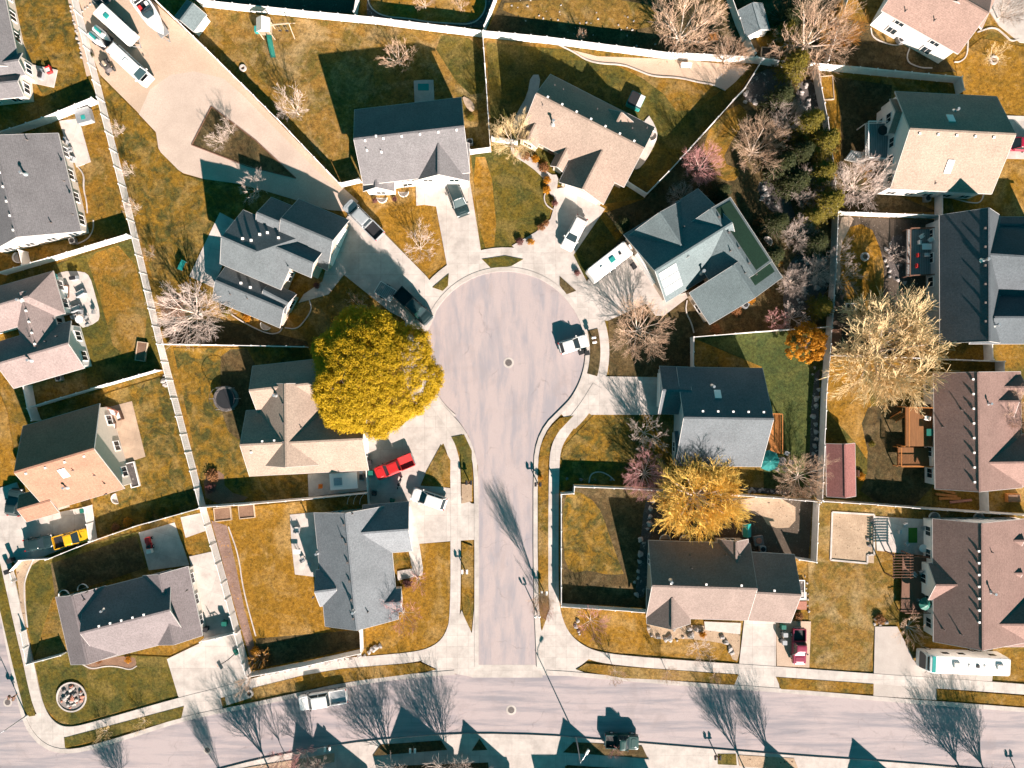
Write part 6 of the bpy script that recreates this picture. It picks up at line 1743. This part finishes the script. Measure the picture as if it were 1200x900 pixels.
deck('teal shaded raised deck of the tall white house', [(1014, 145), (1046, 145), (1047, 189), (1014, 187)], 2.4, 'deck_teal', True, (0, 2, 3), 'trim')
table('dark round table on the raised deck of the tall white house', (1021, 162), .7, 'black', 2.4)
steps('white steps going down from the raised deck of the tall white house', (1016, 186), (993, 182), 1.6, 2.3, 'trim', 8)
deck('brown timber deck with pale frame behind the lower brown-roofed house', [(1058, 651), (1092, 652), (1092, 716), (1056, 716)], .8, 'wood_brown', True, (0, 2), 'wood_brown')
parasol('closed-weave dark parasol on the brown deck', (1072, 701), .95, 'plastic_green', .8, 2.3)
table('pale table on the brown deck above the parasol', (1081, 691), .6, 'cushion', .8, True)
cluster('dark, on the brown deck by the parasol', 'dark chairs on the brown deck', [(1066, 670, 40), (1074, 668, 300), (1086, 700, 180)], 'grey_plastic', .8)
o = thing('pergola', 'slatted pergola beside the brown deck', 'pergola', P((1046, 658)))
for sx in (-1.2, 1.2):
    for sy in (-1.6, 1.6): MB().box((sx, sy, 1.2), (.14, .14, 2.4)).build('post', M['wood_brown'], o)
    MB().beam((sx, -1.8, 2.45), (sx, 1.8, 2.45), .1, .18).build('beam', M['wood_brown'], o)
for k in range(9): MB().beam((-1.5, -1.6 + .4 * k, 2.6), (1.5, -1.6 + .4 * k, 2.6), .06, .12).build('rafter', M['wood_brown'], o)
o = thing('rug', 'bright green artificial turf mat on the shaded patio', 'mat', G((1069, 627))); MB().box((0, 0, .012), (1.3, 2.2, .02)).build('mat', m_plain('turf_green', (.03, .12, .015), .9), o)
cluster('in the shade on the patio with the green mat', 'chairs by the green mat', [(1052, 622, 0), (1058, 614, 300), (1060, 636, 30), (1080, 618, 190)], 'steel')
table('grey table at the lower right of the patio with the green mat', (1078, 641), .6, 'trim')
# left patios
def sofa(label, px, ang, mat='brown', w=1.8, z=None):
    g = G(px); o = thing('outdoor_sofa', label, 'sofa', g, R(ang))
    MB().rings([rrect(-.4, .4, w / 2, .05, .08), rrect(-.4, .4, w / 2, .36, .08)]).build('base', M[mat], o)
    MB().rings([rrect(-.28, .38, w / 2 - .14, .36, .08), rrect(-.26, .36, w / 2 - .16, .5, .08)]).build('cushion', M['cushion'], o)
    MB().box((-.38, 0, .55), (.12, w, .5)).build('backrest', M[mat], o)
    for sy in (-1, 1): MB().box((.02, sy * (w / 2 - .06), .45), (.7, .12, .3)).build('armrest', M[mat], o)
def grill(label, px, ang):
    o = thing('barbecue', label, 'barbecue', G(px), R(ang))
    MB().box((0, 0, .45), (1.1, .5, .75)).build('cabinet', M['grey_plastic'], o)
    MB().rings([rrect(-.4, .4, .28, .84, .06), rrect(-.38, .38, .24, 1.1, .1)]).build('lid', M['black'], o)
    MB().box((.72, 0, .85), (.36, .45, .04)).build('side_shelf', M['steel'], o)
sofa('brown wicker sofa on the busy white patio, upper', (79, 342), 0)
sofa('grey lounger on the white patio beside the wicker sofa', (97, 344), 120, 'grey_plastic', 1.4)
sofa('second dark lounger on the white patio near its middle', (92, 362), 110, 'grey_plastic', 1.4)
parasol('small teal parasol at the top left of the busy white patio', (73, 328), .75, 'fabric_teal')
grill('dark barbecue against the wall of the busy white patio', (90, 327), 10)
table('white table on the lower part of the busy white patio', (97, 375), .55, 'trim')
cluster('round the white table on the busy patio', 'chairs on the busy white patio', [(90, 372, 20), (103, 372, 160), (98, 366, 270), (105, 380, 130), (112, 366, 170)], 'steel')
sofa('red-brown cushioned sofa on the tan stamped patio, top', (133, 482), 250, 'brick_red', 2.0)
sofa('wicker sofa on the tan stamped patio beside the house wall', (134, 502), 0, 'brown', 1.8)
sofa('pale sofa on the tan stamped patio at the right', (142, 487), 200, 'brown', 1.4)
table('pale low table on the tan stamped patio', (132, 513), .55, 'trim', None, True)
chair('brown chair on the tan stamped patio below the table', (138, 520), 60, 'brick_red', 'chairs on the tan patio')
grill('grey barbecue at the lower wall of the tan stamped patio', (141, 529), 80)
raised_bed('timber planter with grey soil beside the tan stamped patio', (157, 556), 1.2, 3.6, 14, 'rocky', 'trim')
# hot tub and patio left
o = thing('hot_tub', 'square hot tub with a grey cover on the upper left patio', 'hot tub', G((102, 138)), R(15))
MB().rings([rrect(-1.05, 1.05, 1.05, 0, .15), rrect(-1.05, 1.05, 1.05, .85, .15)]).build('shell', M['grey_plastic'], o)
MB().rings([rrect(-1.1, 1.1, 1.1, .85, .18), rrect(-1.05, 1.05, 1.05, .98, .2)]).build('cover', M['steel'], o)
MB().box((0, -.35, 1.0), (.6, .6, .06)).build('bucket_tray', M['plastic_teal'], o)
sofa('dark lounger on the white patio of the mauve-grey house', (83, 186), 70, 'grey_plastic', 1.5)
grill('small barbecue on the white patio of the mauve-grey house', (79, 170), 80)
chair('dark chair against the wall on the white patio, upper left', (85, 177), 20, 'grey_plastic', 'chairs on the upper left patio')
chair('dark chair at the end of the white patio, upper left', (89, 213), 20, 'black', 'dark chairs by the garden wall of the mauve house')
o = thing('patio_slab', 'small raised slab at the back of the pink-grey corner house', 'slab', G((52, 90)), R(-12)); MB().box((0, 0, .05), (3.6, 2.6, .3)).build('slab', M['patio'], o)
sofa('red blanket-covered chair on the small raised slab', (60, 84), 200, 'red', 1.0)
grill('dark barbecue on the small raised slab', (52, 91), 80)
# lower patio strip beside the yellow-tree house
chair('orange garden chair on the shaded slab below the tan house', (377, 569), 90, 'orange', 'orange chair on the slab')
o = thing('hot_tub', 'large white covered spa on the slab below the tan house', 'spa', G((404, 563)), R(4))
MB().rings([rrect(-2.0, 2.0, 1.2, 0, .1), rrect(-2.0, 2.0, 1.2, .6, .1)]).build('shell', M['trim'], o)
MB().rings([rrect(-1.4, -.2, .55, .6, .08), rrect(-1.4, -.2, .55, .68, .08)]).build('lid', M['steel'], o)
grill('dark barbecue at the right end of the spa slab', (425, 558), 90)
o = thing('bicycle_rack', 'curved pale pipe frames on the dark slab corner by the low fence', 'rack', G((415, 585)))
for x in (-.9, 0, .9): MB().tube([(x, -.7, 0), (x + .1, -.5, .9), (x + .3, .3, 1.0), (x + .5, .7, 0)], .035, 6).build('pipe', M['trim'], o)
sofa('blue-grey bench on the pale patio left of the grey house', (349, 620), 90, 'grey_plastic', .9)
table('pale square table on the patio left of the grey house', (350, 645), .5, 'trim', None, True)
cluster('on the shaded lower half of the patio left of the grey house', 'chairs left of the grey house', [(356, 655, 30), (364, 660, 150)], 'steel')
# rear patio of grey two storey house, tan house
table('teal table on the shaded slab behind the grey two-storey house', (497, 105), .8, 'plastic_teal', None, True)
o = thing('hot_tub', 'teal covered hot tub behind the tan-roofed house', 'hot tub', G((744, 120)), R(-25))
MB().rings([rrect(-1.1, 1.1, 1.1, 0, .2), rrect(-1.1, 1.1, 1.1, .85, .2)]).build('shell', M['plastic_teal'], o)
MB().rings([rrect(-1.0, .3, 1.0, .85, .2), rrect(-1.0, .3, 1.0, .95, .2)]).build('cover', M['black'], o)
MB().box((.7, 0, .9), (.7, 2.0, .1)).build('folded_cover', M['cushion'], o)
# air units
for lb, p, a in (('air conditioner at the lower wall of the mauve-grey house', (88, 283), 15), ('air conditioner in shade below the tall white house', (1084, 234), 0), ('air conditioner in the bed below the camper house', (872, 358), -33),
                 ('air conditioner at the lower edge of the cross-gabled house', (72, 443), 15), ('air conditioner behind the upper right house', (1053, 49), 30), ('air conditioner beside the grey two-storey house', (551, 168), 5),
                 ('air conditioner at the soil yard by the fence of the umbrella house', (892, 642), 0)):
    o = thing('air_conditioner', lb, 'air conditioner', G(p), R(a))
    MB().rings([rrect(-.42, .42, .42, .05, .08), rrect(-.42, .42, .42, .8, .08)]).build('case', M['steel'], o)
    MB().lathe([(.34, .80), (.34, .84), (.001, .86)], 16).build('fan_grille', M['black'], o)
# window wells
for lb, p, a in (('window well at the lower corner of the mauve-grey house', (22, 302), 195), ('window well below the orange-tan house', (138, 584), 195), ('window well at the front of the grey two-storey house, left', (448, 232), 270), ('window well at the front of the grey two-storey house, right', (473, 225), 270),
                 ('window well below the dark multi-gabled house', (312, 381), 240), ('window well behind the corner house, left', (76, 697), 105), ('window well behind the corner house, next to the left one', (98, 690), 105), ('window well behind the taupe house, left', (779, 632), 90), ('window well behind the taupe house, right', (802, 633), 90),
                 ('window well at the camper house rear', (898, 284), 40), ('window well in the bed of the tan-roofed house', (763, 160), 0), ('window well above the lower brown-roofed house', (1094, 606), 90), ('window well above the lower brown-roofed house at right', (1146, 607), 90)):
    o = thing('window_well', lb, 'window well', G(p), R(a)); pts = [(.75 * math.cos(R(t)), .75 * math.sin(R(t))) for t in range(-90, 91, 15)]
    w_ = MB()
    for i in range(len(pts) - 1): w_.beam((pts[i][0], pts[i][1], .15), (pts[i + 1][0], pts[i + 1][1], .15), .05, .35)
    w_.build('rim', M['trim'], o); MB().slab([Vector(q) for q in pts], 0, .03).build('gravel', M['gravel_grey'], o)
# timber pile and storage by the right houses
for i, (x, y) in enumerate(((1106, 575), (1108, 580), (1112, 584), (1125, 587))):
    o = tag(MB().beam((-1.6, 0, .12), (1.6, 0, .12), .35, .2).build('timber_plank', M['wood_orange'] if i < 3 else M['brick_red']), 'orange timber plank stacked under the brown-roofed house wall', 'plank', 'orange planks by the fence'); o.location = G((x, y)) + Vector((0, 0, .02 + .002 * i)); o.rotation_euler = (0, 0, R(-12 + 6 * i))
o = thing('planter_box', 'tan wooden crate with plants behind the short fence at the right edge', 'planter', G((1185, 583)))
MB().box((0, 0, .3), (1.9, 1.2, .6)).build('box', M['wood_orange'], o); MB().box((0, 0, .62), (1.7, 1.0, .06)).build('soil', M['mulch'], o)
# small steps and side wall by the taupe house
raised_bed('narrow brick-trimmed planter beside the taupe house wall', (937, 690), 1.2, 2.6, 0, 'rocky', 'trim')
o = thing('landing', 'pink brick landing at the side of the taupe house', 'landing', G((937, 709))); MB().box((0, 0, .12), (1.9, 1.2, .24)).build('slab', M['brick_red'], o)
o = thing('landing', 'pale concrete landing above the pink brick one', 'landing', G((938, 698))); MB().box((0, 0, .14), (1.6, 1.2, .28)).build('slab', M['patio'], o)
# kennel / boxes in the soil yard
o = thing('dog_house', 'small teal-roofed dog house in the soil yard', 'dog house', G((873, 620)))
MB().box((0, 0, .45), (.9, 1.6, .9)).build('wall', M['grey_wall'], o); MB().add([(-.6, -.95, .85), (.6, -.95, .85), (.6, .95, .85), (-.6, .95, .85), (0, -.95, 1.3), (0, .95, 1.3)], [(0, 4, 5, 3), (1, 2, 5, 4), (0, 1, 4), (2, 3, 5), (0, 3, 2, 1)]).build('roof', M['plastic_teal'], o)
o = thing('fire_pit', 'square dark fire pit with red embers bowl in the soil yard', 'fire pit', G((888, 633)), R(10))
MB().rings([rrect(-.7, .7, .7, 0, .1), rrect(-.7, .7, .7, .45, .1)]).build('surround', M['rock_dark'], o); MB().lathe([(.45, .46), (.35, .5), (.001, .47)], 16).build('bowl', M['brick_red'], o)
o = thing('side_table', 'orange wooden table under the big peach tree at the top', 'table', G((834, 46)), R(10))
MB().box((0, 0, .7), (1.6, 1.1, .08)).build('tabletop', M['wood_orange'], o)
for sx in (-.7, .7):
    for sy in (-.45, .45): MB().box((sx, sy, .33), (.08, .08, .66)).build('leg', M['wood_orange'], o)
# ------------------------------------------------------------ camera, light, view
cam = bpy.data.cameras.new('camera'); co = bpy.data.objects.new('camera', cam); COL.objects.link(co)
co.location = (0, 0, CAMH); co.rotation_euler = (0, 0, 0)
cam.sensor_width = 36; cam.lens = 18 / (75.0 / CAMH); cam.clip_end = 2000
scene.camera = co
SUN_EL, SUN_AZ = 25.5, 155.0          # azimuth clockwise from +y (north = up in the photo)
w = bpy.data.worlds.new('World'); scene.world = w; w.use_nodes = True
nt = w.node_tree; bg = nt.nodes['Background']
sky = nt.nodes.new('ShaderNodeTexSky'); sky.sky_type = 'NISHITA'; sky.sun_disc = False
sky.sun_elevation = R(SUN_EL); sky.sun_rotation = R(SUN_AZ)
tint = nt.nodes.new('ShaderNodeMix'); tint.data_type = 'RGBA'; tint.blend_type = 'MULTIPLY'; tint.inputs[0].default_value = 1
tint.inputs[7].default_value = (.30, 1.0, .80, 1)
nt.links.new(sky.outputs[0], tint.inputs[6]); nt.links.new(tint.outputs[2], bg.inputs['Color'])
bg.inputs['Strength'].default_value = .043
tint.inputs[7].default_value = (.04, .74, .68, 1)
sl = bpy.data.lights.new('sun', 'SUN'); so = bpy.data.objects.new('sun', sl); COL.objects.link(so)
sl.energy = 5.0; sl.angle = R(.53); sl.color = (1.0, .85, .77)
d = Vector((math.sin(R(SUN_AZ)) * math.cos(R(SUN_EL)), math.cos(R(SUN_AZ)) * math.cos(R(SUN_EL)), math.sin(R(SUN_EL))))
so.rotation_euler = d.to_track_quat('Z', 'Y').to_euler(); so.location = d * 200
vs_ = scene.view_settings; scene.display_settings.display_device = 'sRGB'
vs_.view_transform = 'Standard'; vs_.look = 'None'; vs_.gamma = 1; vs_.exposure = 1.82; vs_.use_curve_mapping = False
scene.render.engine = 'CYCLES'
